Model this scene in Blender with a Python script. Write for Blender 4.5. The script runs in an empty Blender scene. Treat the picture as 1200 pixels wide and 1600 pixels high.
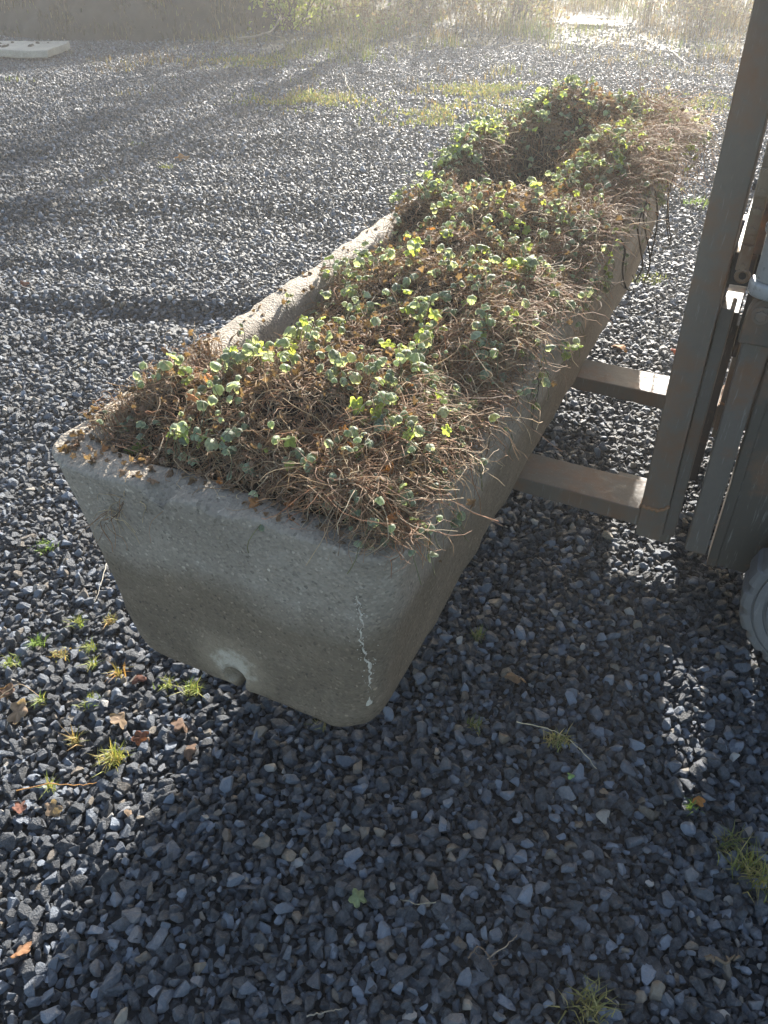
import bpy, bmesh, math, random
import numpy as np
from mathutils import Vector, Matrix, Euler

# ---------------------------------------------------------------- camera, light, exposure
S = bpy.context.scene
COL = S.collection
R = math.radians
CAM_H, PITCH, FPX = 1.45, R(38.5), 1204.0
SUN_AZ, SUN_EL = R(16.3), R(19.2)        # azimuth clockwise from +Y, towards the sun

cd = bpy.data.cameras.new('camera')
cd.sensor_fit = 'VERTICAL'; cd.sensor_height = 24.0; cd.lens = 24.0 * FPX / 1600.0
cd.clip_start = 0.02; cd.clip_end = 1500
cam = bpy.data.objects.new('camera', cd); COL.objects.link(cam)
cam.location = (0, 0, CAM_H); cam.rotation_euler = (math.pi / 2 - PITCH, 0, 0)
S.camera = cam

W = bpy.data.worlds.new('World'); S.world = W; W.use_nodes = True
nt = W.node_tree; nt.nodes.clear()
sky = nt.nodes.new('ShaderNodeTexSky'); sky.sky_type = 'NISHITA'; sky.sun_disc = False
sky.sun_elevation = SUN_EL; sky.sun_rotation = SUN_AZ
sky.air_density = 1.0; sky.dust_density = 2.0; sky.ozone_density = 1.0
bg = nt.nodes.new('ShaderNodeBackground'); bg.inputs[1].default_value = 0.085
wo = nt.nodes.new('ShaderNodeOutputWorld')
nt.links.new(sky.outputs[0], bg.inputs[0]); nt.links.new(bg.outputs[0], wo.inputs[0])

sd = bpy.data.lights.new('sun', 'SUN'); sd.energy = 5.0; sd.angle = R(0.53); sd.color = (1.0, 0.95, 0.87)
so = bpy.data.objects.new('sun', sd); COL.objects.link(so)
sun_dir = Vector((math.sin(SUN_AZ) * math.cos(SUN_EL), math.cos(SUN_AZ) * math.cos(SUN_EL), math.sin(SUN_EL)))
so.rotation_euler = sun_dir.to_track_quat('Z', 'Y').to_euler(); so.location = (0, 0, 30)

S.view_settings.view_transform = 'Standard'; S.view_settings.look = 'None'
S.view_settings.exposure = 2.1; S.view_settings.gamma = 1.0
S.cycles.use_denoising = True
S.cycles.max_bounces = 8; S.cycles.transparent_max_bounces = 8; S.cycles.sample_clamp_indirect = 6.0

# ---------------------------------------------------------------- helpers
rng = np.random.default_rng(7)
random.seed(7)
TH = R(25.4)                                # heading of the trough, clockwise from +Y
AX = np.array([math.sin(TH), math.cos(TH)]); PE = np.array([math.cos(TH), -math.sin(TH)])


def unproj(px, py, z=0.0):
    """ground point seen at photo coordinates (1200 x 1600)"""
    a = (px - 600) / FPX; b = -(py - 800) / FPX
    d = np.array([a, math.cos(PITCH) + b * math.sin(PITCH), -math.sin(PITCH) + b * math.cos(PITCH)])
    t = (z - CAM_H) / d[2]
    return np.array([d[0] * t, d[1] * t, z])


def frame(s, p, z=0.0):
    v = AX * s + PE * p
    return (v[0], v[1], z)


def rvec(n, k=1.0):
    return (rng.random((n, 3)) - .5) * 2 * k


class VNoise:
    """smooth value noise on a lattice, for ground relief and clump flow"""
    def __init__(self, seed, n=64):
        r = np.random.default_rng(seed); self.g = r.random((n, n)) * 2 - 1; self.n = n

    def __call__(self, x, y):
        x = np.asarray(x, float); y = np.asarray(y, float)
        i = np.floor(x).astype(int); j = np.floor(y).astype(int); u = x - i; v = y - j
        u = u * u * (3 - 2 * u); v = v * v * (3 - 2 * v); n = self.n; g = self.g
        a = g[i % n, j % n]; b = g[(i + 1) % n, j % n]; c = g[i % n, (j + 1) % n]; d = g[(i + 1) % n, (j + 1) % n]
        return (a * (1 - u) + b * u) * (1 - v) + (c * (1 - u) + d * u) * v


NA, NB, NC = VNoise(1), VNoise(2), VNoise(3)


def relief(x, y):
    x = np.asarray(x, float); y = np.asarray(y, float)
    h = 0.016 * NA(x * .9 + 3, y * 1.1) + 0.010 * NB(x * 2.3, y * 2.9) + 0.005 * NC(x * 6, y * 6)
    # old wheel ruts pushed into the gravel, left of the trough
    for (c, k, w, a) in ((3.32, .03, .10, .030), (3.75, -.02, .12, .025), (4.75, .05, .20, .04), (6.2, .1, .3, .04)):
        t = (y - (c + k * x + .05 * NA(x * 1.7, c))) / w
        m = 1 / (1 + np.exp((x - .15 - .12 * (y - 3)) * 5))
        h = h + a * m * (np.exp(-(t - .9) ** 2) - np.exp(-(t + .5) ** 2)) * (0.6 + .5 * NB(x * 1.1, c * 3))
    return h * np.clip((y - .1) / .8, .35, 1)


def link(o, parent=None):
    COL.objects.link(o)
    if parent is not None:
        o.parent = parent
    return o


def tag(o, label=None, cat=None, group=None, kind=None):
    if label: o['label'] = label
    if cat: o['category'] = cat
    if group: o['group'] = group
    if kind: o['kind'] = kind
    return o


def mesh_obj(name, V, F, mat, parent=None, smooth=False, colors=None, edge=None):
    me = bpy.data.meshes.new(name)
    V = np.asarray(V, dtype=np.float32)
    if isinstance(F, tuple):                   # (flat indices, loop starts, loop totals)
        idx, st, tot = F
        me.vertices.add(len(V)); me.vertices.foreach_set('co', V.ravel())
        me.loops.add(len(idx)); me.loops.foreach_set('vertex_index', np.asarray(idx, np.int32))
        me.polygons.add(len(st)); me.polygons.foreach_set('loop_start', np.asarray(st, np.int32))
        me.polygons.foreach_set('loop_total', np.asarray(tot, np.int32))
        me.update(calc_edges=True)
    else:
        me.from_pydata(V.tolist(), [], [list(map(int, f)) for f in F])
    if smooth:
        me.polygons.foreach_set('use_smooth', np.ones(len(me.polygons), bool))
    if colors is not None:
        a = me.color_attributes.new('tint', 'FLOAT_COLOR', 'POINT')
        c = np.ones((len(V), 4), np.float32); c[:, :3] = colors
        a.data.foreach_set('color', c.ravel())
    if mat: me.materials.append(mat)
    me.validate()
    return link(bpy.data.objects.new(name, me), parent)


def empty(name, loc=(0, 0, 0), rz=0.0):
    o = bpy.data.objects.new(name, None); o.location = loc; o.rotation_euler = (0, 0, rz)
    o.empty_display_size = .1
    return link(o)


def bm_obj(name, bm, mat, parent=None, smooth=False):
    me = bpy.data.meshes.new(name); bmesh.ops.recalc_face_normals(bm, faces=bm.faces); bm.to_mesh(me); bm.free()
    if smooth:
        for p in me.polygons: p.use_smooth = True
    if mat: me.materials.append(mat)
    return link(bpy.data.objects.new(name, me), parent)


def add_box(bm, lo, hi, bev=0.004):
    t = bmesh.new()
    bmesh.ops.create_cube(t, size=1)
    lo = Vector(lo); hi = Vector(hi)
    for v in t.verts:
        v.co = Vector([lo[i] + (v.co[i] + .5) * (hi[i] - lo[i]) for i in range(3)])
    if bev: bmesh.ops.bevel(t, geom=t.edges[:], offset=bev, segments=2, affect='EDGES', profile=.5)
    me = bpy.data.meshes.new('t'); t.to_mesh(me); t.free(); bm.from_mesh(me); bpy.data.meshes.remove(me)


def add_cyl(bm, a, b, r, seg=20, r2=None, bev=0.0):
    a = Vector(a); b = Vector(b); d = b - a
    t = bmesh.new()
    bmesh.ops.create_cone(t, cap_ends=True, segments=seg, radius1=r, radius2=r if r2 is None else r2, depth=d.length)
    if bev:
        es = [e for e in t.edges if any(len(f.verts) > 4 for f in e.link_faces)]
        bmesh.ops.bevel(t, geom=es, offset=bev, segments=2, affect='EDGES', profile=.5)
    m = Matrix.Translation((a + b) / 2) @ d.to_track_quat('Z', 'Y').to_matrix().to_4x4()
    bmesh.ops.transform(t, matrix=m, verts=t.verts)
    me = bpy.data.meshes.new('t'); t.to_mesh(me); t.free(); bm.from_mesh(me); bpy.data.meshes.remove(me)


def add_prism(bm, poly, axis, lo, hi, bev=0.003):
    """poly: 2-D points; axis 1 extrudes along local Y (poly in X,Z), axis 0 along X (poly in Y,Z)"""
    t = bmesh.new()
    mk = (lambda p, q: (p[0], q, p[1])) if axis == 1 else (lambda p, q: (q, p[0], p[1]))
    f = t.faces.new([t.verts.new(mk(p, lo)) for p in poly])
    g = bmesh.ops.extrude_face_region(t, geom=[f])
    d = Vector((0, hi - lo, 0)) if axis == 1 else Vector((hi - lo, 0, 0))
    bmesh.ops.translate(t, verts=[v for v in g['geom'] if isinstance(v, bmesh.types.BMVert)], vec=d)
    bmesh.ops.recalc_face_normals(t, faces=t.faces)
    if bev: bmesh.ops.bevel(t, geom=t.edges[:], offset=bev, segments=2, affect='EDGES', profile=.5)
    me = bpy.data.meshes.new('t'); t.to_mesh(me); t.free(); bm.from_mesh(me); bpy.data.meshes.remove(me)


def quads(idx):
    """(n,k) arrays of equal-size faces -> flat tuple"""
    idx = np.asarray(idx, np.int64)
    n, k = idx.shape
    return (idx.ravel(), np.arange(n) * k, np.full(n, k))


def tubes(P, rad, sides=3):
    """P (n,m,3) paths -> V,(faces) ; rad (n,m)"""
    n, m, _ = P.shape
    T = np.gradient(P, axis=1); T /= np.linalg.norm(T, axis=2, keepdims=True) + 1e-9
    ref = np.where(np.abs(T[..., 2:3]) > .9, np.array([1., 0, 0]), np.array([0, 0, 1.]))
    A = np.cross(T, ref); A /= np.linalg.norm(A, axis=2, keepdims=True) + 1e-9
    B = np.cross(T, A)
    ang = np.arange(sides) * 2 * np.pi / sides
    V = P[:, :, None, :] + rad[:, :, None, None] * (A[:, :, None, :] * np.cos(ang)[None, None, :, None] + B[:, :, None, :] * np.sin(ang)[None, None, :, None])
    base = (np.arange(n) * m * sides)[:, None, None] + (np.arange(m - 1) * sides)[None, :, None]
    j = np.arange(sides)[None, None, :]; j2 = (j + 1) % sides
    Fq = np.stack([base + j, base + j2, base + sides + j2, base + sides + j], -1).reshape(-1, 4)
    return V.reshape(-1, 3), Fq


# ---------------------------------------------------------------- materials
def new_mat(name):
    m = bpy.data.materials.new(name); m.use_nodes = True
    t = m.node_tree; t.nodes.clear()
    out = t.nodes.new('ShaderNodeOutputMaterial'); p = t.nodes.new('ShaderNodeBsdfPrincipled')
    t.links.new(p.outputs[0], out.inputs[0])
    return m, t, p, out


def nd(t, typ, **kw):
    n = t.nodes.new(typ)
    for k, v in kw.items():
        if k.startswith('i_'):
            key = k[2:]; key = int(key) if key.isdigit() else key.replace('_', ' ')
            n.inputs[key].default_value = v
        else: setattr(n, k, v)
    return n


def ramp(t, src, stops):
    r = t.nodes.new('ShaderNodeValToRGB'); cr = r.color_ramp
    while len(cr.elements) < len(stops): cr.elements.new(.5)
    for e, (p, c) in zip(cr.elements, stops):
        e.position = p; e.color = (*c, 1) if len(c) == 3 else c
    t.links.new(src, r.inputs[0]); return r


def mix(t, a, b, fac, mode='MIX'):
    m = t.nodes.new('ShaderNodeMix'); m.data_type = 'RGBA'; m.blend_type = mode
    for s, v in ((0, fac), (6, a), (7, b)):
        if isinstance(v, bpy.types.NodeSocket): t.links.new(v, m.inputs[s])
        elif s == 0: m.inputs[0].default_value = v
        else: m.inputs[s].default_value = (*v, 1)
    return m.outputs[2]


def noise(t, scale, detail=4, rough=.55, coord='Object', dist=0.0, vec=None):
    if vec is None:
        tc = t.nodes.new('ShaderNodeTexCoord'); vec = tc.outputs[coord]
    n = t.nodes.new('ShaderNodeTexNoise')
    n.inputs['Scale'].default_value = scale; n.inputs['Detail'].default_value = detail
    n.inputs['Roughness'].default_value = rough; n.inputs['Distortion'].default_value = dist
    t.links.new(vec, n.inputs['Vector'])
    return n.outputs['Fac']


def bump(t, p, h, strength=.5, dist=.01, prev=None):
    b = t.nodes.new('ShaderNodeBump'); b.inputs['Strength'].default_value = strength; b.inputs['Distance'].default_value = dist
    t.links.new(h, b.inputs['Height'])
    if prev is not None: t.links.new(prev, b.inputs['Normal'])
    t.links.new(b.outputs[0], p.inputs['Normal']); return b.outputs[0]


def mat_stone():
    m, t, p, _ = new_mat('crushed_stone')
    oi = t.nodes.new('ShaderNodeObjectInfo')
    c = ramp(t, oi.outputs['Random'], [(0, (.025, .028, .034)), (.36, (.038, .043, .051)), (.62, (.058, .066, .079)),
                                       (.78, (.104, .12, .145)), (.90, (.18, .207, .25)), (.955, (.11, .09, .07)), (.985, (.22, .185, .14)), (1, (.38, .37, .35))])
    n = noise(t, 3.2, 5, .65)
    c2 = mix(t, c.outputs[0], (.5, .52, .55), ramp(t, n, [(.42, (.0,) * 3), (.75, (.13,) * 3)]).outputs[0])
    t.links.new(c2, p.inputs['Base Color'])
    p.inputs['Roughness'].default_value = .52
    p.inputs['Specular IOR Level'].default_value = .32
    bump(t, p, noise(t, 9, 4, .6), .5, .05)
    return m


def mat_ground():
    m, t, p, _ = new_mat('gravel_bed')
    tc = t.nodes.new('ShaderNodeTexCoord'); sx = t.nodes.new('ShaderNodeSeparateXYZ'); t.links.new(tc.outputs['Object'], sx.inputs[0])
    v = nd(t, 'ShaderNodeTexVoronoi', i_Scale=34.0); t.links.new(tc.outputs['Object'], v.inputs['Vector'])
    c = ramp(t, v.outputs['Color'], [(0, (.012, .013, .015)), (.6, (.03, .032, .036)), (1, (.07, .074, .08))])
    n = noise(t, 1.1, 5)
    soil = ramp(t, noise(t, 7, 6), [(.3, (.035, .03, .018)), (.7, (.10, .085, .045))])
    ad = nd(t, 'ShaderNodeMath', operation='MULTIPLY_ADD', i_1=3.0, i_2=0.0); t.links.new(n, ad.inputs[0])
    ad2 = nd(t, 'ShaderNodeMath', operation='ADD'); t.links.new(sx.outputs[1], ad2.inputs[0]); t.links.new(ad.outputs[0], ad2.inputs[1])
    f = nd(t, 'ShaderNodeMapRange', i_1=11.6, i_2=13.6); t.links.new(ad2.outputs[0], f.inputs[0])
    t.links.new(mix(t, c.outputs[0], soil.outputs[0], f.outputs[0]), p.inputs['Base Color'])
    p.inputs['Roughness'].default_value = .85
    bump(t, p, v.outputs['Distance'], .8, .02)
    return m


def mat_tint(name, rough=.7, trans=0.0, sheen=0.0, spec=.3, nz=60, amt=.35, tscale=1.0):
    """colour from the mesh's own 'tint' attribute, mottled; optional light through thin leaves"""
    m, t, p, out = new_mat(name)
    a = nd(t, 'ShaderNodeVertexColor', layer_name='tint')
    n = noise(t, nz, 4)
    mot = ramp(t, n, [(.3, (1 - amt,) * 3), (.7, (1 + amt * .5,) * 3)])
    c = mix(t, a.outputs[0], mot.outputs[0], 1.0, 'MULTIPLY')
    t.links.new(c, p.inputs['Base Color'])
    p.inputs['Roughness'].default_value = rough; p.inputs['Specular IOR Level'].default_value = spec
    if sheen:
        p.inputs['Sheen Weight'].default_value = sheen; p.inputs['Sheen Roughness'].default_value = .35
        p.inputs['Sheen Tint'].default_value = (.95, 1, .9, 1)
    if trans:
        tr = t.nodes.new('ShaderNodeBsdfTranslucent'); mx = t.nodes.new('ShaderNodeMixShader'); mx.inputs[0].default_value = trans
        sc = mix(t, c, (tscale, tscale, tscale * .55), 1.0, 'MULTIPLY')
        t.links.new(sc, tr.inputs[0])
        t.links.new(p.outputs[0], mx.inputs[1]); t.links.new(tr.outputs[0], mx.inputs[2]); t.links.new(mx.outputs[0], out.inputs[0])
    return m


def mat_concrete(name, base=(.335, .285, .225), dark=(.225, .19, .148), lite=(.46, .405, .335), stain=None):
    m, t, p, _ = new_mat(name)
    big = noise(t, 3.2, 6, .6); mid = noise(t, 17, 6, .62); fine = noise(t, 190, 3, .6)
    c = mix(t, dark, base, ramp(t, big, [(.30, (0,) * 3), (.62, (1,) * 3)]).outputs[0])
    c = mix(t, c, lite, ramp(t, mid, [(.50, (0,) * 3), (.82, (.55,) * 3)]).outputs[0])
    # sandy aggregate grains, dark and pale
    tc = t.nodes.new('ShaderNodeTexCoord')
    v = nd(t, 'ShaderNodeTexVoronoi', i_Scale=210.0); t.links.new(tc.outputs['Object'], v.inputs['Vector'])
    g = ramp(t, v.outputs['Color'], [(0, (.25,) * 3), (.2, (.75,) * 3), (.78, (1.05,) * 3), (.92, (1.5,) * 3), (1, (2.4,) * 3)])
    c = mix(t, c, g.outputs[0], .75, 'MULTIPLY')
    v2 = nd(t, 'ShaderNodeTexVoronoi', i_Scale=70.0); t.links.new(tc.outputs['Object'], v2.inputs['Vector'])
    pit = ramp(t, v2.outputs['Distance'], [(.06, (0,) * 3), (.16, (1,) * 3)])
    pick = ramp(t, v2.outputs['Color'], [(.80, (1,) * 3), (.86, (0,) * 3)])
    pm = mix(t, pit.outputs[0], (1, 1, 1), pick.outputs[0])
    c = mix(t, c, mix(t, (.45, .42, .38), (1, 1, 1), pm), 1.0, 'MULTIPLY')
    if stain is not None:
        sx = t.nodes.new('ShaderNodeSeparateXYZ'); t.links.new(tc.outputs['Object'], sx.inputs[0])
        # lens-flare veil painted into the colour: lower wall darker, ragged upper edge
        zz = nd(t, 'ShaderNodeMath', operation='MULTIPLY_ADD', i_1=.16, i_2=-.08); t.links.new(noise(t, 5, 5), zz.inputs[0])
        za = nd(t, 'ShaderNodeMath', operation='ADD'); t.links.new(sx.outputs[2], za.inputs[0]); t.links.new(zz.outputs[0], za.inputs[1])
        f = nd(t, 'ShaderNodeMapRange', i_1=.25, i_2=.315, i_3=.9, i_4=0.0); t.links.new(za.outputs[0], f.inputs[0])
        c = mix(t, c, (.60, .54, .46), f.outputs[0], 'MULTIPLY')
        # pale lime ring round the drain notch
        d = nd(t, 'ShaderNodeVectorMath', operation='DISTANCE'); d.inputs[1].default_value = stain
        t.links.new(tc.outputs['Object'], d.inputs[0])
        dn = nd(t, 'ShaderNodeMath', operation='MULTIPLY_ADD', i_1=.11); t.links.new(noise(t, 34, 6, .75), dn.inputs[0]); t.links.new(d.outputs['Value'], dn.inputs[2])
        f2 = nd(t, 'ShaderNodeMapRange', i_1=.085, i_2=.150, i_3=.7, i_4=0.0); t.links.new(dn.outputs[0], f2.inputs[0])
        c = mix(t, c, (.36, .29, .20), f2.outputs[0])
        f3 = nd(t, 'ShaderNodeMapRange', i_1=.078, i_2=.100, i_3=.8, i_4=0.0); t.links.new(dn.outputs[0], f3.inputs[0])
        c = mix(t, c, (.52, .46, .37), f3.outputs[0])
    t.links.new(c, p.inputs['Base Color']); p.inputs['Roughness'].default_value = .82
    p.inputs['Specular IOR Level'].default_value = .35
    n1 = bump(t, p, mid, .35, .012)
    n1 = bump(t, p, v.outputs['Distance'], .5, .004, n1)
    n2 = bump(t, p, fine, .6, .003, n1)
    bump(t, p, pm, .6, .003, n2)
    return m


def mat_metal(name, col, rust=.3, rough=.48, metallic=.0, rustcol=(.16, .085, .045), sc=1.0):
    m, t, p, _ = new_mat(name)
    n = noise(t, 9 * sc, 7, .65); n2 = noise(t, 60 * sc, 5, .6)
    c = mix(t, tuple(x * .72 for x in col), tuple(min(1, x * 1.25) for x in col), n2)
    f = ramp(t, n, [(.62 - rust * .4, (0,) * 3), (.80 - rust * .3, (1,) * 3)])
    c = mix(t, c, rustcol, f.outputs[0])
    st = nd(t, 'ShaderNodeMapping'); tc = t.nodes.new('ShaderNodeTexCoord'); t.links.new(tc.outputs['Object'], st.inputs[0]); st.inputs['Scale'].default_value = (40, 40, 3)
    scr = noise(t, 4, 4, .7, vec=st.outputs[0])
    c = mix(t, c, (.34, .33, .31), ramp(t, scr, [(.60, (0,) * 3), (.75, (.45,) * 3)]).outputs[0])
    t.links.new(c, p.inputs['Base Color'])
    rr = ramp(t, n2, [(.3, (rough - .1,) * 3), (.7, (rough + .18,) * 3)]); t.links.new(rr.outputs[0], p.inputs['Roughness'])
    p.inputs['Metallic'].default_value = metallic
    bump(t, p, n2, .25, .003)
    return m


M = {}
M['stone'] = mat_stone(); M['ground'] = mat_ground()
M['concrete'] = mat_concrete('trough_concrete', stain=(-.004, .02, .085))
M['slab'] = mat_concrete('slab_concrete', (.36, .33, .27), (.20, .18, .14), (.48, .45, .39))
M['lime'] = mat_tint('lime_streak', .9, nz=120, amt=.3)
M['stem'] = mat_tint('dead_stem', .65, .22, .25, tscale=1.3)
M['dead_leaf'] = mat_tint('dead_leaf', .75, .34, .3, tscale=1.15)
M['leaf'] = mat_tint('hairy_leaf', .6, .45, .85, nz=90, amt=.3, tscale=2.1)
M['grass'] = mat_tint('grass_blade', .6, .42, .0, nz=30, amt=.2, tscale=1.25)
M['thatch'] = mat_tint('leaf_litter', .95, nz=70, amt=.6)
M['twig'] = mat_tint('twig_bark', .8, nz=80, amt=.4)
M['bark'] = mat_tint('tree_bark', .9, nz=14, amt=.5)
M['steel'] = mat_metal('grey_steel', (.115, .092, .07), .34, .58)
M['steel_blue'] = mat_metal('blue_grey_steel', (.12, .102, .083), .30, .58)
M['mast'] = mat_metal('mast_paint', (.072, .061, .047), .28, .6)
M['fork'] = mat_metal('fork_steel', (.12, .098, .075), .46, .6)
M['weld'] = mat_metal('rusty_weld', (.20, .12, .07), .9, .75, rustcol=(.26, .13, .06))
M['chrome'] = mat_metal('cylinder_paint', (.25, .25, .245), .15, .28)
M['dark'] = mat_metal('dark_paint', (.04, .04, .042), .2)
M['chain'] = mat_metal('greasy_chain', (.20, .15, .10), .5)
M['tyre'] = mat_metal('dusty_rubber', (.15, .145, .14), .0, .85)
M['yellow'] = mat_metal('hood_paint', (.42, .26, .04), .12)
M['seat'] = mat_metal('seat_vinyl', (.03, .03, .03), .0, .6)
M['heap'] = mat_tint('bank_soil', .95, nz=5, amt=.5)

# ---------------------------------------------------------------- ground
def spaced(lo, hi, near0, near1, step):
    v = list(np.arange(near0, near1 + 1e-6, step))
    s = step; x = near1
    while x < hi: s *= 1.35; x += s; v.append(min(x, hi))
    s = step; x = near0
    while x > lo: s *= 1.35; x -= s; v.insert(0, max(x, lo))
    return np.array(v)


gx = spaced(-350, 350, -9, 9, .06); gy = spaced(-60, 700, -1.5, 18, .06)
GX, GY = np.meshgrid(gx, gy)
GZ = relief(GX, GY) * (np.abs(GX) < 12) * (GY < 22) - .014
V = np.stack([GX, GY, GZ], -1).reshape(-1, 3)
nx, ny = len(gx), len(gy)
ii = (np.arange(ny - 1)[:, None] * nx + np.arange(nx - 1)[None, :]).ravel()
o = mesh_obj('gravel_ground', V, quads(np.stack([ii, ii + 1, ii + nx + 1, ii + nx], -1)), M['ground'], smooth=True)
tag(o, kind='structure')

# pond in the grass
a = np.linspace(0, 2 * np.pi, 48, endpoint=False)
rr = 1 + .18 * np.sin(3 * a + 1) + .1 * np.sin(5 * a)
V = np.stack([3.1 + .36 * rr * np.cos(a), 13.45 + .24 * rr * np.sin(a), np.full(48, .035)], -1)
m, t, p, _ = new_mat('pond_water')
p.inputs['Base Color'].default_value = (.03, .04, .045, 1); p.inputs['Roughness'].default_value = .06
bump(t, p, noise(t, 14, 3), .12, .01); M['water'] = m
tag(mesh_obj('pond', V, [list(range(48))], M['water']), kind='structure')

# gravel: loose stones as instances of a dozen broken shapes
stones = bpy.data.collections.new('stone_shapes')
for k in range(12):
    bm = bmesh.new(); r = np.random.default_rng(100 + k)
    n = 13 + k % 5
    pts = r.normal(size=(n, 3)); pts /= np.linalg.norm(pts, axis=1, keepdims=True)
    pts *= np.array([.62, .46, .34]) * (1 + .25 * r.random((n, 1)))
    for q in pts: bm.verts.new(q)
    h = bmesh.ops.convex_hull(bm, input=bm.verts)
    bmesh.ops.delete(bm, geom=[g for g in h['geom_interior'] if isinstance(g, bmesh.types.BMVert)], context='VERTS')
    bmesh.ops.dissolve_limit(bm, angle_limit=R(12), verts=bm.verts, edges=bm.edges)
    bmesh.ops.bevel(bm, geom=bm.edges[:], offset=.055, segments=2, affect='EDGES', profile=.5, clamp_overlap=True)
    bmesh.ops.recalc_face_normals(bm, faces=bm.faces)
    me = bpy.data.meshes.new('stone'); bm.to_mesh(me); bm.free(); me.materials.append(M['stone'])
    stones.objects.link(bpy.data.objects.new('stone', me))

pts, rots, scls, ids = [], [], [], []


def scatter(y0, y1, step, smin, smax, zoff, zj, keep=None, tilt=.5):
    ys = np.arange(y0, y1, step * .87)
    P = []
    for k, y in enumerate(ys):
        hw = .75 + max(y, .3) * .62
        xs = np.arange(-hw, hw, step) + (k % 2) * step / 2
        P.append(np.stack([xs, np.full(len(xs), y)], -1))
    P = np.concatenate(P); P += (rng.random(P.shape) - .5) * step * .85
    if keep is not None: P = P[keep(P[:, 0], P[:, 1])]
    n = len(P)
    sz = smin + (smax - smin) * rng.random(n) ** 1.7
    z = relief(P[:, 0], P[:, 1]) + zoff + zj * (rng.random(n) - .5)
    pts.append(np.stack([P[:, 0], P[:, 1], z], -1))
    rots.append(np.stack([rng.normal(0, tilt, n), rng.normal(0, tilt, n), rng.random(n) * 6.283], -1))
    asp = .8 + .45 * rng.random((n, 3)); asp[:, 2] *= .95
    scls.append(sz[:, None] * asp); ids.append(rng.integers(0, 12, n))


far_keep = lambda x, y: (y < 10.6 + 1.1 * NA(x * .7, y * .7) + .5 * NB(x * 3, y * 3) + np.where(x < -1.5, 1.0, 0)) | (rng.random(len(x)) < .13)
scatter(.12, 4.2, .0152, .010, .026, -.006, .009)
scatter(.12, 4.2, .025, .011, .033, .002, .009)
scatter(4.2, 8.0, .0205, .013, .029, -.003, .014, None, .8)
scatter(4.2, 8.0, .042, .018, .036, .006, .014, None, .8)
scatter(8.0, 13.5, .026, .016, .034, .0, .016, far_keep, .9)
pts = np.concatenate(pts); rots = np.concatenate(rots); scls = np.concatenate(scls); ids = np.concatenate(ids)
me = bpy.data.meshes.new('loose_gravel'); me.vertices.add(len(pts)); me.vertices.foreach_set('co', pts.astype(np.float32).ravel())
for nm, arr in (('rot', rots), ('scl', scls)):
    at = me.attributes.new(nm, 'FLOAT_VECTOR', 'POINT'); at.data.foreach_set('vector', arr.astype(np.float32).ravel())
at = me.attributes.new('pick', 'INT', 'POINT'); at.data.foreach_set('value', ids.astype(np.int32))
gravel = link(bpy.data.objects.new('loose_gravel', me)); tag(gravel, 'dark blue grey crushed stone covering the whole yard', 'gravel', kind='stuff')
ng = bpy.data.node_groups.new('scatter_stones', 'GeometryNodeTree')
ng.interface.new_socket('Geometry', in_out='INPUT', socket_type='NodeSocketGeometry')
ng.interface.new_socket('Geometry', in_out='OUTPUT', socket_type='NodeSocketGeometry')
gi = ng.nodes.new('NodeGroupInput'); go = ng.nodes.new('NodeGroupOutput')
ci = ng.nodes.new('GeometryNodeCollectionInfo'); ci.inputs['Collection'].default_value = stones
ci.inputs['Separate Children'].default_value = True; ci.inputs['Reset Children'].default_value = True
iop = ng.nodes.new('GeometryNodeInstanceOnPoints'); iop.inputs['Pick Instance'].default_value = True


def attr(name, typ):
    n = ng.nodes.new('GeometryNodeInputNamedAttribute'); n.data_type = typ; n.inputs['Name'].default_value = name
    return n.outputs['Attribute']


e2r = ng.nodes.new('FunctionNodeEulerToRotation')
ng.links.new(attr('rot', 'FLOAT_VECTOR'), e2r.inputs[0])
ng.links.new(gi.outputs[0], iop.inputs['Points']); ng.links.new(ci.outputs[0], iop.inputs['Instance'])
ng.links.new(attr('pick', 'INT'), iop.inputs['Instance Index']); ng.links.new(e2r.outputs[0], iop.inputs['Rotation'])
ng.links.new(attr('scl', 'FLOAT_VECTOR'), iop.inputs['Scale']); ng.links.new(iop.outputs[0], go.inputs[0])
gravel.modifiers.new('scatter', 'NODES').node_group = ng

# ---------------------------------------------------------------- concrete trough
TZ, TH_ = .28, .466                  # height of its floor above ground, wall height
TL = 2.52                           # length
HW1, HW0 = .323, .262               # outer half width at rim and at floor
S0, P0 = .697, -.635                # near end, centre line, in the trough's frame
trough = empty('concrete_trough', frame(S0, P0, TZ), -TH)
tag(trough, 'long weathered concrete trough full of plants, lifted on the forks', 'trough')


def rrect(hw, y0, y1, r, n=12, step=.022):
    c = []
    for (cx, cy, a0) in ((hw - r, y1 - r, 0), (-hw + r, y1 - r, 90), (-hw + r, y0 + r, 180), (hw - r, y0 + r, 270)):
        for k in range(n + 1):
            a = R(a0 + 90 * k / n); c.append((cx + r * math.cos(a), cy + r * math.sin(a)))
    # resample the straight runs by fixed counts so that all loops correspond
    out = []
    cnt = (10, 90, 10, 90)
    k = 0
    for q in range(4):
        seg = c[q * (n + 1):(q + 1) * (n + 1)]; nxt = c[((q + 1) % 4) * (n + 1)]
        out += seg
        m_ = (28, 110, 28, 110)[q]
        for j in range(1, m_): out.append(tuple(np.array(seg[-1]) * (1 - j / m_) + np.array(nxt) * j / m_))
    return np.array(out)


def outer(z, grow=0.0):
    f = z / TH_
    hw = HW0 + (HW1 - HW0) * f + grow
    return hw, .018 * (1 - f) - grow, TL - .05 * (1 - f) + grow


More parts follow.
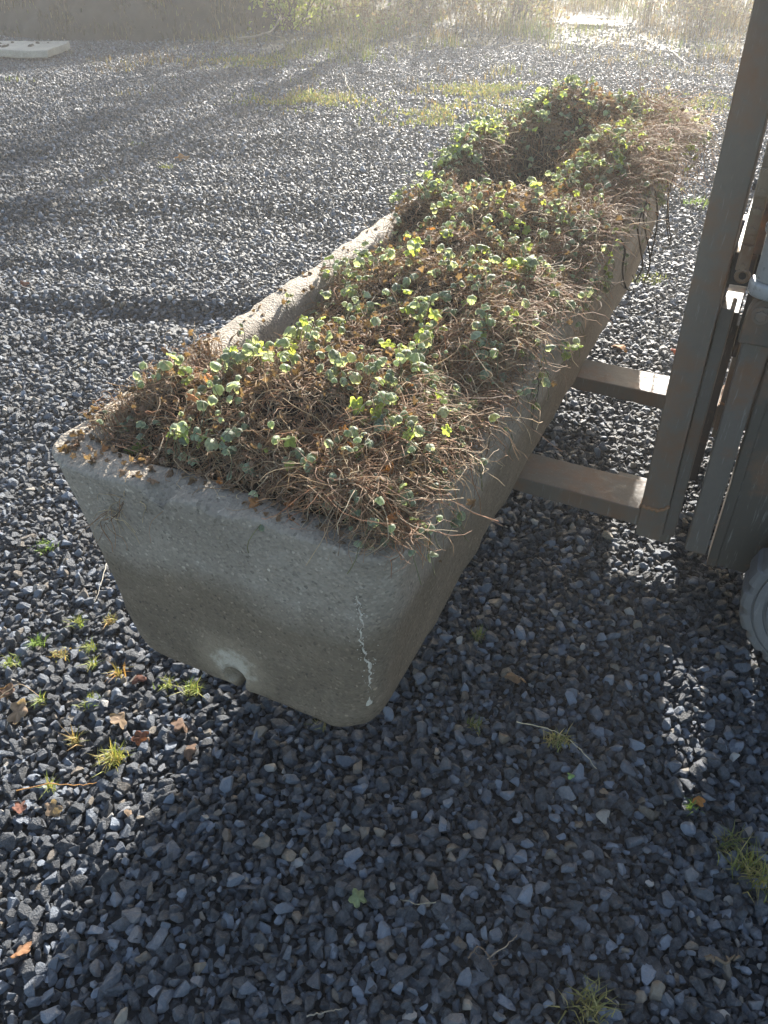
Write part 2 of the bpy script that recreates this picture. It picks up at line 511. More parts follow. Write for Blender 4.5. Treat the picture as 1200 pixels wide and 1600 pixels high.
loops = []
WALL = .068
prof = []
for z, g in ((0, -.075), (0, -.04), (.004, -.018), (.014, -.006), (.03, 0)): prof.append((z, g, .075))
for z in np.linspace(.05, TH_ - .022, 20): prof.append((z, 0, .064))
for z, g in ((TH_ - .006, 0), (TH_ - .002, -.002), (TH_, -.007), (TH_, -.026), (TH_, -.042), (TH_ - .001, -WALL + .012), (TH_ - .006, -WALL + .004), (TH_ - .02, -WALL)): prof.append((z, g, .055))
for z in np.linspace(TH_ - .05, .09, 12): prof.append((z, -WALL - .018 * (TH_ - z) / .4, .06))
V = []
for (z, g, r) in prof:
    hw, y0, y1 = outer(z, g)
    L = rrect(hw, y0, y1, max(.02, r + .3 * g))
    V.append(np.column_stack([L, np.full(len(L), z)]))
V = np.array(V); nl, npnt = V.shape[:2]
# worn surface: broad unevenness and a crumbled rim
q = V.reshape(-1, 3)
rad = q[:, :2] - np.array([0, np.nan]).astype(float) if False else None
cx = np.clip(q[:, 1], .3, TL - .3); nrm = np.column_stack([q[:, 0], q[:, 1] - cx]); nrm /= np.linalg.norm(nrm, axis=1, keepdims=True) + 1e-6
w = .003 * NA(q[:, 0] * 14 + q[:, 2] * 9, q[:, 1] * 14 + q[:, 2] * 11) + .0016 * NB(q[:, 0] * 50 + q[:, 2] * 40, q[:, 1] * 50 - q[:, 2] * 31)
rim = np.clip((q[:, 2] - (TH_ - .03)) / .03, 0, 1)
foot = np.clip((.03 - q[:, 2]) / .03, 0, 1)
w = w + rim * .003 * NC(q[:, 0] * 45, q[:, 1] * 45) + foot * .004 * NC(q[:, 0] * 30 + 5, q[:, 1] * 30)
q[:, :2] += nrm * w[:, None]
q[:, 2] += rim * (.002 * NB(q[:, 0] * 38, q[:, 1] * 38) + .003 * NA(q[:, 0] * 90, q[:, 1] * 90) + .0015 * NC(q[:, 0] * 11, q[:, 1] * 11))
for (hx, hy, hr, dep) in ((-.085, .0, .020, .022), (-.07, .012, .02, .012), (.13, .0, .02, .008), (-.2, .0, .018, .007), (.04, .0, .03, .008), (-.25, .0, .04, .006), (-.311, .9, .05, .006)):
    d = np.hypot(q[:, 0] - hx, q[:, 1] - hy); q[:, 2] -= rim * dep * np.exp(-(d / hr) ** 4)
F = []
for a_ in range(nl - 1):
    b0, b1 = a_ * npnt, (a_ + 1) * npnt
    j = np.arange(npnt); j2 = (j + 1) % npnt
    F.append(np.stack([b0 + j, b0 + j2, b1 + j2, b1 + j], -1))
F = np.concatenate(F).tolist() + [list(range(npnt))[::-1], list(range((nl - 1) * npnt, nl * npnt))]
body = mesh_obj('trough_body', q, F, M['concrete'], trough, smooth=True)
# drain notch cut through the near end wall at floor level
bm = bmesh.new(); add_cyl(bm, (-.006, -.1, .055), (-.006, .20, .055), .024, 24); add_box(bm, (-.012, -.1, -.05), (.015, .20, .045), 0)
cut = bmesh.new()
me = bpy.data.meshes.new('cut'); bm.to_mesh(me); bm.free()
cutter = bpy.data.objects.new('cut', me); COL.objects.link(cutter); cutter.parent = trough
bo = body.modifiers.new('drain', 'BOOLEAN'); bo.object = cutter; bo.operation = 'DIFFERENCE'; bo.solver = 'EXACT'; bo.use_self = True
bpy.context.view_layer.update()
dg = bpy.context.evaluated_depsgraph_get()
nm = bpy.data.meshes.new_from_object(body.evaluated_get(dg)); body.modifiers.clear(); body.data = nm
bpy.data.objects.remove(cutter); cut.free()
for p_ in nm.polygons: p_.use_smooth = True

# lime streak that has run out of a crack, near right corner of the end wall
def on_end(x, z):
    hw, y0, _ = outer(z); r = .066
    dx = max(0, abs(x) - (hw - r)); return y0 + r - math.sqrt(max(1e-6, r * r - dx * dx))


SV, SF = [], []
zs = np.linspace(.385, .095, 70)
xw = .258
for k, z in enumerate(zs):
    f = k / 69
    x = xw + .010 * f + .004 * float(NA(z * 34, 3)) + .0032 * float(NB(z * 190, 7))
    wd = (.0002 + .0013 * f) * (.15 + 2.6 * abs(float(NC(z * 210, 1))) ** 1.3) + (.003 * abs(float(NB(z * 200, 4))) if f > .85 else 0)
    x = min(x, outer(z)[0] - .016)
    for sx_ in (-1, 1): SV.append((x + sx_ * wd, on_end(x + sx_ * wd, z) - .0012, z))
    SV.append((x, on_end(x, z) - .004, z))
for k in range(69):
    b = k * 3
    SF += [[b, b + 2, b + 5, b + 3], [b + 2, b + 1, b + 4, b + 5]]
for j in range(90):                         # crumbs of lime beside it
    f = random.random(); z = .385 - .29 * f; x = xw + .01 * f + random.gauss(0, .006 + .006 * f); x = min(x, outer(z)[0] - .016); r_ = random.uniform(.0004, .0013)
    b = len(SV)
    for k in range(5): SV.append((x + r_ * math.cos(k * 1.257), on_end(x, z) - .0025, z + r_ * math.sin(k * 1.257)))
    SV.append((x, on_end(x, z) - .004, z))
    SF += [[b + k, b + (k + 1) % 5, b + 5] for k in range(5)]
mesh_obj('lime_streak', SV, SF, M['lime'], trough, colors=np.tile((.62, .56, .46), (len(SV), 1)))

# ---------------------------------------------------------------- plants
BUMPS = [  # cx, cy, rx, ry, top, clump
    (.05, .30, .28, .27, .575, 0), (-.165, .215, .13, .14, .53, 0), (.185, .17, .14, .2, .565, 0), (-.06, .22, .18, .17, .555, 0),
    (.08, .54, .24, .18, .565, 1), (.07, .78, .26, .22, .595, 1), (-.13, .90, .14, .16, .53, 1), (.215, .70, .11, .34, .585, 1),
    (.05, 1.02, .24, .16, .58, 2), (.05, 1.26, .26, .22, .61, 2), (-.17, 1.34, .14, .2, .58, 2), (.22, 1.3, .11, .35, .59, 2), (.12, 1.52, .16, .16, .56, 3),
    (-.22, 1.77, .11, .42, .62, 3), (.20, 1.80, .15, .45, .645, 3), (0.02, 2.20, .30, .22, .685, 3), (-.09, 2.03, .24, .14, .62, 3)]
SOIL = .315
BUMPS = [(b[0] * 1.05, b[1], b[2], b[3], b[4] - .026, b[5]) for b in BUMPS]


def mound(x, y):
    h = np.full(np.shape(x), SOIL, float)
    for (cx_, cy_, rx, ry, top, _) in BUMPS:
        d = ((x - cx_) / rx) ** 2 + ((y - cy_) / ry) ** 2
        h = np.maximum(h, SOIL + (top - SOIL) * np.exp(-(d * .75) ** 1.7))
    return h + .016 * NA(x * 13, y * 13) + .010 * NB(x * 31, y * 31)


def owner(x, y):
    best = np.full(np.shape(x), 9.); k = np.zeros(np.shape(x), int)
    for (cx_, cy_, rx, ry, top, c) in BUMPS:
        d = np.hypot((x - cx_) / rx, (y - cy_) / ry)
        k = np.where(d < best, c, k); best = np.minimum(best, d)
    return k


def solid_push(P, off):
    """keep plant points out of the concrete: P (n,3) local to the trough"""
    x, y, z = P[:, 0], P[:, 1], P[:, 2]
    f = np.clip(z / TH_, 0, 1); hw = HW0 + (HW1 - HW0) * f; y0 = .018 * (1 - f)
    inner = (np.abs(x) < hw - WALL) & (y > y0 + WALL) & (y < TL - WALL)
    below = z < TH_
    within = (np.abs(x) < hw + off) & (y > y0 - off) & (y < TL + off)
    on_rim = within & ~inner
    # near the top of the wall: lift onto the rim; lower down: push outside
    lift = on_rim & (z > TH_ - .03); z = np.where(lift, np.maximum(z, TH_ + off), z)
    push = on_rim & below & ~lift
    gx_ = hw + off - np.abs(x); gy_ = y - (y0 - off)
    px = push & (gx_ < gy_); py = push & ~px
    x = np.where(px, np.sign(x) * (hw + off), x); y = np.where(py, y0 - off, y)
    return np.stack([x, y, z], -1), inner


CL_NAME = [
    ('matted geranium clump with many grey green leaves at the trough end nearest the camera', 0),
    ('mat of brown stems and leaves spilling over the trough side above the nearer fork', 1),
    ('low brown clump in the middle of the trough in front of the dark hollow', 2),
    ('tall shaggy clump at the far end of the trough around the dark hollow', 3)]
ctr = [(.05, .30), (.08, .70), (.06, 1.20), (.0, 2.0)]
clumps = []
for (lab, k) in CL_NAME:
    c = empty('geranium_clump', tuple(np.array(frame(S0 + ctr[k][1], P0 + ctr[k][0], TZ + SOIL))), -TH)
    tag(c, lab, 'plant', 'clumps of plants growing in the trough'); clumps.append(c)
OFS = np.array([[c[0], c[1], SOIL] for c in ctr])

# soil filling the trough
xs = np.linspace(-HW1 + WALL + .004, HW1 - WALL - .004, 60); ys = np.linspace(WALL, TL - WALL - .01, 220)
XX, YY = np.meshgrid(xs, ys); ZZ = np.full_like(XX, SOIL - .02) + .01 * NA(XX * 20, YY * 20) + .006 * NB(XX * 60, YY * 60)
hwz = HW0 + (HW1 - HW0) * (SOIL / TH_) - WALL - .002
XX = np.clip(XX, -hwz, hwz)
n1 = 60; ii = (np.arange(219)[:, None] * n1 + np.arange(59)[None, :]).ravel()
mesh_obj('soil', np.stack([XX, YY, ZZ], -1).reshape(-1, 3), quads(np.stack([ii, ii + 1, ii + n1 + 1, ii + n1], -1)), M['thatch'], trough, True, np.tile((.022, .017, .012), (60 * 220, 1)))

# thatch under each clump (dead litter, stands in the trough)
for k in range(4):
    xs = np.linspace(-.240, .240, 120); ys = np.linspace(.075, TL - .075, 460)
    XX, YY = np.meshgrid(xs, ys); hh = mound(XX, YY) - .035
    hh = hh + .012 * (rng.random(hh.shape) - .5)
    own = owner(XX, YY)
    ok = (own == k) & (hh > SOIL - .015)
    okf = ok[:-1, :-1] & ok[1:, :-1] & ok[:-1, 1:] & ok[1:, 1:]
    n1 = 120; ii = (np.arange(459)[:, None] * n1 + np.arange(119)[None, :])[okf]
    P = np.stack([XX, YY, hh], -1).reshape(-1, 3) - OFS[k]
    idx = np.stack([ii, ii + 1, ii + n1 + 1, ii + n1], -1)
    used, inv = np.unique(idx, return_inverse=True)
    mesh_obj('leaf_litter', P[used], quads(inv.reshape(-1, 4)), M['thatch'], clumps[k], False, np.tile((.030, .020, .013), (len(used), 1)) * (.6 + .9 * rng.random((len(used), 1))))


def flow(x, y):
    e = .03
    gx_ = mound(x + e, y) - mound(x - e, y); gy_ = mound(x, y + e) - mound(x, y - e)
    a = np.arctan2(-gy_ - .02, -gx_ + .012) + 1.3 * NA(x * 6 + 11, y * 6) + 1.0 * NC(x * 15, y * 15)
    return a


def grow(x, y, n_seg, length, up, grav, spread, off):
    n = len(x)
    P = np.zeros((n, n_seg, 3)); P[:, 0] = np.stack([x, y, mound(x, y) - .02 + .0 * x], -1)
    a = flow(x, y) + rng.normal(0, spread, n)
    D = np.stack([np.cos(a), np.sin(a), np.full(n, up) + rng.normal(0, .3, n)], -1); D /= np.linalg.norm(D, axis=1, keepdims=True)
    st = length / (n_seg - 1); curl = rng.normal(0, .45, n)
    for k in range(1, n_seg):
        c, s_ = np.cos(curl), np.sin(curl)
        D = np.stack([D[:, 0] * c - D[:, 1] * s_, D[:, 0] * s_ + D[:, 1] * c, D[:, 2]], -1)
        D[:, 2] -= grav; D += rng.normal(0, .24, D.shape); D /= np.linalg.norm(D, axis=1, keepdims=True)
        Q = P[:, k - 1] + D * st[:, None]
        Q, inner = solid_push(Q, off)
        mh = mound(Q[:, 0], Q[:, 1]) - .012 + off
        Q[:, 2] = np.where(inner & (Q[:, 2] < mh), mh, Q[:, 2])
        P[:, k] = Q
    return P


def sample(n, bias_right=.0):
    X, Y = [], []
    while sum(map(len, X)) < n:
        x = rng.uniform(-.255, .27, 4 * n); y = rng.uniform(.06, TL - .05, 4 * n)
        h = mound(x, y); pr_ = np.clip((h - SOIL - .02) / .12, 0, 1)
        pr_ = pr_ * (1 + bias_right * np.clip(x / .26, 0, 1))
        k = rng.random(4 * n) < pr_ / (1 + bias_right); X.append(x[k]); Y.append(y[k])
    return np.concatenate(X)[:n], np.concatenate(Y)[:n]


PAL = np.array([(.30, .17, .09), (.36, .22, .12), (.44, .30, .17), (.20, .11, .06), (.50, .38, .24), (.34, .16, .075)])
# dead stems: general mat, then long ones trailing over the right side and the front corner
x, y = sample(13000, .5)
P1 = grow(x, y, 8, rng.uniform(.03, .12, len(x)) ** 1.0, .5, .22, 1.1, .004 + .0 * x)
ht = []
DR = [(.30, .10, .30, 500), (.30, .36, .22, 650), (.30, .62, .18, 650), (.30, .98, .2, 700), (.30, 1.30, .2, 700), (.30, 1.75, .28, 1300), (.30, 2.1, .22, 1200), (.30, 2.30, .12, 900)]
xs_, ys_, ls_ = [], [], []
for (cx_, cy_, sp, n) in DR:
    n = int(n * 1.5); xs_.append(rng.uniform(.18, .305, n)); ys_.append(np.clip(rng.normal(cy_, sp * .6, n), .06, TL - .06)); ls_.append(rng.uniform(.04, .145, n) * (1 if cy_ < 1.5 else 1.35 if cy_ < 2.2 else 2.1) * (1 + .35 * (rng.random(n) < .1)))
x2 = np.concatenate(xs_); y2 = np.concatenate(ys_); l2 = np.concatenate(ls_)


def drape(x, y, L, n_seg, direction=0.0, grav=.23):
    n = len(x); P = np.zeros((n, n_seg, 3)); P[:, 0] = np.stack([x, y, np.maximum(mound(x, y), TH_ - .0) + .0 * x], -1)
    a = direction + rng.normal(0, .95, n) + .8 * NA(x * 9 + 3, y * 9)
    D = np.stack([np.cos(a), np.sin(a), rng.uniform(.1, .6, n)], -1); st = L / (n_seg - 1); curl = rng.normal(0, .5, n)
    off = rng.uniform(.004, .035, n) + (y > 1.15) * (x > .1) * rng.uniform(0, .06, n) + (y > 2.1) * (x > .1) * rng.uniform(0, .06, n)
    for k in range(1, n_seg):
        c, s_ = np.cos(curl), np.sin(curl)
        D = np.stack([D[:, 0] * c - D[:, 1] * s_, D[:, 0] * s_ + D[:, 1] * c, D[:, 2]], -1)
        D /= np.linalg.norm(D, axis=1, keepdims=True); D[:, 2] -= grav; D += rng.normal(0, .32, D.shape); D /= np.linalg.norm(D, axis=1, keepdims=True)
        Q = P[:, k - 1] + D * st[:, None]
        Q, inner = solid_push(Q, off)
        mh = mound(Q[:, 0], Q[:, 1]); Q[:, 2] = np.where(inner & (Q[:, 2] < mh), mh, Q[:, 2])
        P[:, k] = Q
    return P


P2 = drape(x2, y2, l2, 8)
# over the near end, right half
n = 1000
x3 = np.clip(rng.normal(.13, .12, n), -.26, .26); y3 = rng.uniform(.075, .17, n)
P3 = drape(x3, y3, rng.uniform(.04, .12, n) * np.clip(.6 + x3 * 2.0, .35, 1.2), 8, -math.pi / 2 + .15, .2)
# left corner, wisps lying over the rim
n = 700
x4 = rng.uniform(-.285, -.18, n); y4 = rng.uniform(.085, .42, n)
P4 = drape(x4, y4, rng.uniform(.03, .085, n), 8, -3.0, .2)
PP = np.concatenate([P1, P2, P3, P4])
def build_stems(k):
    own = owner(PP[:, 0, 0], PP[:, 0, 1])
    P = PP[own == k] - OFS[k]; n = len(P)
    rad = rng.uniform(.00045, .00105, n)[:, None] * np.linspace(1.1, .6, 8)[None, :]
    V, F = tubes(P, rad)
    c = PAL[rng.integers(0, len(PAL), n)] * rng.uniform(.75, 1.3, (n, 1))
    V2, F2 = STALK[k]
    C = np.concatenate([np.repeat(c, 24, axis=0), np.tile((.17, .16, .08), (len(V2), 1))])
    mesh_obj('stems', np.concatenate([V, V2]), quads(np.concatenate([F, F2 + len(V)])), M['stem'], clumps[k], True, C)


STALK = {}

# leaves ------------------------------------------------------------------
def leaf_batch(P, N, size, cup, lobes, depth, col, rimcol, seed=0, fold=None):
    """cupped lobed leaves: centre P, axis N (points up out of the cup), returns V,F,colours"""
    n = len(P); seg = lobes * 4; rings = np.array([.0, .4, .75, .94, 1.0])
    a = np.arange(seg) * 2 * np.pi / seg
    lob = 1 - depth * (.5 + .5 * np.cos(lobes * a + np.pi)) ** 1.3
    gap = 1 - .35 * np.exp(-((np.abs((a + np.pi) % (2 * np.pi) - np.pi) - np.pi) / .2) ** 2)   # notch at the stalk
    Rr = lob * gap
    N = N / np.linalg.norm(N, axis=1, keepdims=True)
    t_ = rng.normal(size=(n, 3)); A = np.cross(N, t_); A /= np.linalg.norm(A, axis=1, keepdims=True); B = np.cross(N, A)
    fold = rng.uniform(0, .75, n) if fold is None else fold
    el = rng.uniform(.8, 1.2, n); out = []
    cu = np.maximum(np.abs(cup), .05)[:, None] * 1.25 * np.sign(cup + 1e-6)[:, None]     # half angle of the dome
    for r in rings:
        rho = r * (Rr if r > .5 else (1 + (Rr - 1) * r * 1.4))[None, :]
        ph = rho * cu
        rad = np.sin(ph) / cu; hh_ = -(1 - np.cos(ph)) / cu
        u = rad * np.cos(a)[None, :] * el[:, None]; v = rad * np.sin(a)[None, :] / el[:, None]
        h = hh_ - fold[:, None] * np.abs(v) * .7 + .05 * r * np.cos(lobes * a)[None, :]
        jit = rng.normal(0, .05 * r, (n, seg)) + r * r * .22 * np.sin(a[None, :] * 2 + rng.random((n, 1)) * 6.3) * rng.random((n, 1))
        out.append(P[:, None, :] + size[:, None, None] * (A[:, None, :] * u[..., None] + B[:, None, :] * v[..., None] + N[:, None, :] * (h + jit)[..., None]))
    V = np.stack(out, 1)                       # n, rings, seg, 3
    nr = len(rings)
    base = (np.arange(n) * nr * seg)[:, None, None] + (np.arange(nr - 1) * seg)[None, :, None]
    j = np.arange(seg)[None, None, :]; j2 = (j + 1) % seg
    F = np.stack([base + j, base + j2, base + seg + j2, base + seg + j], -1).reshape(-1, 4)
    C = np.repeat(np.repeat(col[:, None, None, :], nr, 1), seg, 2).copy()
    C[:, 3] = C[:, 3] * .6 + .4 * rimcol; C[:, 4] = rimcol
    C[:, 1:3] *= (1 + .18 * np.cos(lobes * a))[None, None, :, None]
    return V.reshape(-1, 3), F, C.reshape(-1, 3)


def settle(x, y, lift):
    Q = np.stack([x, y, np.maximum(mound(x, y), np.where(np.abs(x) > .25, TH_, 0)) + lift], -1)
    return Q


# where the living leaves sit: sprigs in loose groups
cent = []
for (x0, y0, sp, n) in ((-.02, .16, .10, 44), (-.22, .16, .07, 26), (.12, .30, .12, 42), (-.10, .34, .10, 44), (-.17, .44, .08, 22), (.24, .34, .07, 34), (.27, .48, .05, 30), (.24, .20, .06, 26), (.28, .78, .06, 34), (.28, 1.05, .06, 40),
                        (.20, .10, .08, 22), (-.14, .68, .10, 44), (.0, .62, .12, 30), (.1, .8, .14, 34), (.29, .62, .08, 30), (.30, .9, .08, 34), (-.2, .9, .08, 30),
                        (-.05, 1.12, .12, 30), (.15, 1.12, .12, 30), (-.24, 1.3, .07, 50), (.02, 1.34, .1, 26), (.29, 1.22, .07, 40), (.26, 1.5, .09, 40),
                        (-.27, 1.62, .05, 48), (-.27, 1.9, .06, 46), (.28, 1.75, .08, 46), (.2, 2.0, .1, 40), (.30, 2.1, .07, 40), (0, 2.2, .16, 80), (-.2, 2.1, .1, 56), (.22, 2.3, .09, 50), (.14, 1.75, .08, 26)):
    m_ = max(3, int(n * (.39 if y0 < 1.45 else .72))); g = rng.normal(0, sp * 1.3, (m_, 2))
    for q in range(m_):
        k_ = rng.integers(2, 8); cent.append(np.stack([x0 + g[q, 0] + rng.normal(0, .014, k_), y0 + g[q, 1] + rng.normal(0, .014, k_)], -1))
XY = np.concatenate(cent)
XY[:, 0] *= .87
XY = XY[(XY[:, 0] > -.28) & (XY[:, 0] < .34) & (XY[:, 1] > .0) & (XY[:, 1] < TL + .05)]
n = len(XY)
LP = settle(XY[:, 0], XY[:, 1], rng.uniform(.006, .042, n)); LP[:, 2] -= np.clip(XY[:, 0] - .28, 0, 1) * 1.8
# leaves at the tips of some trailing stems
far_ = np.flatnonzero(P2[:, 0, 1] > 1.15); near_ = np.flatnonzero(P2[:, 0, 1] < 1.2); tips = np.concatenate([P2[rng.choice(far_, 420, replace=False), rng.integers(3, 8, 420)], P2[rng.choice(near_, 420, replace=False), rng.integers(3, 8, 420)], P3[rng.choice(len(P3), 26, replace=False), -1]])
LP = np.concatenate([LP, tips + np.array([.006, 0, 0])]); n = len(LP)
N = np.stack([rng.normal(.1, .5, n), rng.normal(-.2, .5, n), np.ones(n)], -1)
size = np.clip(rng.normal(.0115, .0035, n), .006, .019)
fresh = rng.random(n) < .17
cup = np.where(fresh, rng.uniform(.1, .7, n), rng.uniform(.85, 1.95, n))
size = np.where(fresh, size * .95, size)
col = np.where(fresh[:, None], np.array([.28, .335, .09]), np.array([.24, .285, .20])) * rng.uniform(.55, 1.35, (n, 1))
col = col + np.array([.06, .03, 0]) * (rng.random((n, 1)) < .12)
rimc = np.where(fresh[:, None, None], np.array([.42, .48, .14]), np.array([.50, .54, .42])) * np.ones((n, 1, 1))
own = owner(LP[:, 0], LP[:, 1])
for k in range(4):
    s = own == k
    Va, Fa, Ca = leaf_batch(LP[s & ~fresh] - OFS[k], N[s & ~fresh], size[s & ~fresh], cup[s & ~fresh], 6, .22, col[s & ~fresh], rimc[s & ~fresh])
    V, F, C = leaf_batch(LP[s & fresh] - OFS[k], N[s & fresh], size[s & fresh], cup[s & fresh], 5, .36, col[s & fresh], rimc[s & fresh])
    F = np.concatenate([Fa, F + len(Va)]); V = np.concatenate([Va, V]); C = np.concatenate([Ca, C])
    mesh_obj('green_leaves', V, quads(F), M['leaf'], clumps[k], True, C)
    # stalks that carry them
    Q = LP[s] - OFS[k]; m_ = len(Q)
    B0 = Q + np.stack([rng.normal(0, .012, m_), rng.normal(0, .012, m_), -rng.uniform(.02, .05, m_)], -1)
    t_ = np.linspace(0, 1, 5)[None, :, None]
    P = B0[:, None, :] * (1 - t_) + Q[:, None, :] * t_ + np.sin(t_ * np.pi) * rng.normal(0, .006, (m_, 1, 3))
    V, F = tubes(P, np.full((m_, 5), .0009))
    STALK[k] = (V, F)

for k in range(4): build_stems(k)

# crumpled dead leaves, brown with a few orange ones
x, y = sample(3600, .4)
DP = settle(x, y, rng.uniform(-.012, .018, len(x)))
ed = np.concatenate([P2[rng.choice(len(P2), 420, replace=False), rng.integers(4, 8, 420)], P3[rng.choice(len(P3), 260, replace=False), rng.integers(2, 8, 260)], P4[rng.choice(len(P4), 160, replace=False), rng.integers(2, 7, 160)]])
rimb = np.stack([rng.uniform(-.30, .27, 130), .075 - .06 * rng.random(130) ** 1.8, np.full(130, TH_ + .003)], -1)
rimb2 = np.stack([rng.uniform(-.315, -.265, 70), .06 + 1.9 * rng.random(70) ** 1.8, np.full(70, TH_ + .003)], -1)
DP = np.concatenate([DP, ed, rimb, rimb2]); n = len(DP)
N = rng.normal(size=(n, 3)) + np.array([0, -.2, .5])
size = rng.uniform(.004, .0105, n)
org = rng.random(n) < np.where(DP[:, 1] < .5, .022, .008)
col = np.where(org[:, None], np.array([.36, .16, .06]), np.array([.19, .12, .075])) * rng.uniform(.45, 1.5, (n, 1))
own = owner(DP[:, 0], DP[:, 1])
for k in range(4):
    for nm_, sel in (('dead_leaves', ~org), ('orange_leaves', org)):
        s = (own == k) & sel
        V, F, C = leaf_batch(DP[s] - OFS[k], N[s], size[s] * (1.35 if nm_ == 'orange_leaves' else 1), rng.uniform(.2, 1.3, s.sum()), 5, .4, col[s], col[s][:, None, :] * 1.25, fold=rng.uniform(.3, 1.4, s.sum()))
        mesh_obj(nm_, V, quads(F), M['dead_leaf'], clumps[k], False, C)

# dried runners hanging down the outside of the right wall
def rod(bm_list, pts, r0, r1):
    bm_list.append((np.array(pts, float), r0, r1))


for (y0, dy, drop, r_, out_) in ((1.34, .22, .20, .0032, .05), (1.66, .20, .30, .0035, .05), (1.74, .26, .34, .003, .07), (1.90, .16, .36, .0032, .06), (2.02, .2, .30, .0026, .08), (2.2, .2, .38, .003, .07), (.58, .12, .2, .0011, .03)):
    tt = np.linspace(0, 1, 22); ph_ = y0 * 9
    z = TH_ + .03 + .04 * np.sin(tt * 3.0) - drop * np.sin(tt * 1.9) ** 1.2
    yy = y0 + dy * (tt ** 1.3 - .35 * np.sin(tt * 3.1)) + .016 * np.sin(tt * 9 + ph_) + .008 * np.sin(tt * 21 + ph_)
    f = np.clip(z / TH_, 0, 1); xx = np.maximum(HW0 + (HW1 - HW0) * f + .012 + out_ * np.sin(tt * 2.6) ** 2 + .008 * np.sin(tt * 13 + ph_), .26)
    V, F = tubes(np.stack([xx, yy, z], -1)[None], (np.linspace(r_, r_ * .4, 22))[None], 6)
    mesh_obj('runner', V - OFS[3], quads(F), M['stem'], clumps[3], True, np.tile((.05, .035, .025), (len(V), 1)))

# ---------------------------------------------------------------- forklift
FB = np.array([.9, 2.0, 0.0])               # base in (p, s, z)
lift = empty('forklift', frame(FB[1], FB[0], 0), -TH)
tag(lift, 'old forklift at the right edge, only its forks, mast and front wheel in view', 'forklift')


def L3(p, s, z): return (p - FB[0], s - FB[1], z)


def fbox(bm, p0, p1, s0, s1, z0, z1, bev=.003): add_box(bm, L3(p0, s0, z0), L3(p1, s1, z1), bev)


def fork(s0, s1, back=0.0):
    """flat tapered blade butted on to a thick upright shank that reaches below it"""
    x = lambda v: v + back - FB[0]
    z1, zb, zh = TZ - .002, .228, .200
    root = empty('fork', (0, 0, 0)); root.parent = lift
    bm = bmesh.new()
    add_prism(bm, [(-1.02 - FB[0], z1), (-1.02 - FB[0], z1 - .010), (-.35 - FB[0], zb + .006), (x(-.0665), zb), (x(-.0665), z1)], 1, s0 - FB[1], s1 - FB[1], .003)
    bm_obj('blade', bm, M['fork'], root)
    bm = bmesh.new()
    poly = [(x(-.067), 1.52), (x(-.067), zh + .022)]
    for k in range(7):
        a = R(180 + 90 * k / 6); poly.append((x(-.067 + .016 + .016 * math.cos(a)), zh + .016 + .016 * math.sin(a)))
    for k in range(7):
        a = R(-90 + 90 * k / 6); poly.append((x(-.004 - .02 + .02 * math.cos(a)), zh + .02 + .02 * math.sin(a)))
    poly.append((x(-.004), 1.52))
    add_prism(bm, poly, 1, s0 - .004 - FB[1], s1 + .004 - FB[1], .003)
    bm_obj('shank', bm, M['fork'], root)
    # ragged weld bead where blade and shank meet
    V, F = tubes(np.array([[(x(-.068), sy - FB[1], z1 + .002 + .002 * math.sin(k * 1.9)) for k, sy in enumerate(np.linspace(s0, s1, 26))]]), (.0045 + .0012 * np.sin(np.arange(26) * 2.3))[None], 7)
    mesh_obj('weld_bead', V, quads(F), M['weld'], root, True)
    V, F = tubes(np.array([[(px_ - FB[0] + back, s0 - .005 - FB[1], .292 + .002 * math.sin(k * 1.7) + max(0, px_ + .025) * .9) for k, px_ in enumerate(np.linspace(-.066, -.004, 18))]]), (.0042 + .0012 * np.sin(np.arange(18) * 2.1))[None], 7)
    mesh_obj('weld_bead', V, quads(F), M['weld'], root, True)


fork(1.61, 1.735); fork(2.205, 2.335, .115)
for s0, b_ in ((1.632, 0), (2.235, .115)):
    bm = bmesh.new(); fbox(bm, b_ - .003, b_ + .024, s0, s0 + .07, .205, .80)
    fbox(bm, b_ - .062, b_ + .02, s0 + .122, s0 + .17, .085, .265); fbox(bm, b_ - .155, b_ - .06, s0 + .124, s0 + .168, .118, .245)  # unseen blocks added behind the shank to shade the gravel, besides the real brace
    bm_obj('brace_shade_block', bm, M['steel_blue'], lift)
bm = bmesh.new()
fbox(bm, -.003, .04, 1.66, 2.40, .84, .905); fbox(bm, -.003, .035, 1.72, 2.40, .70, .76); fbox(bm, .0, .03, 1.64, 2.44, 1.42, 1.48)
add_prism(bm, [(1.66 - 2, 1.03), (1.66 - 2, .906), (1.80 - 2, .906), (1.80 - 2, 1.30), (1.74 - 2, 1.30)], 0, .028 - FB[0], .044 - FB[0], .002)
fbox(bm, .012, .040, 1.80, 1.86, .27, .70); fbox(bm, -.06, .002, 2.06, 2.15, .34, .839); fbox(bm, .04, .052, 1.72, 1.80, .66, .92)  # unseen centre plate added to shade gravel; gap plate also stops a light line
for (p_, s_, z_) in ((.0, 1.70, .87), (.0, 1.95, .87), (.0, 2.3, .87), (.0, 1.9, .73)): add_cyl(bm, L3(p_ - .016, s_, z_), L3(p_, s_, z_), .013, 6, bev=.002)
bm_obj('carriage_shade_plate', bm, M['dark'], lift)


def channel(name, p0, p1, s0, s1, z0, z1, mat, web):
    bm = bmesh.new()
    fbox(bm, p0, p0 + .022, s0, s1, z0, z1); fbox(bm, p1 - .022, p1, s0, s1, z0, z1)
    if web < 0: fbox(bm, p0 + .021, p1 - .021, s0 + .006, s0 + .026, z0 + .002, z1)
    else: fbox(bm, p0 + .021, p1 - .021, s1 - .026, s1 - .006, z0 + .002, z1)
    return bm_obj(name, bm, mat, lift)


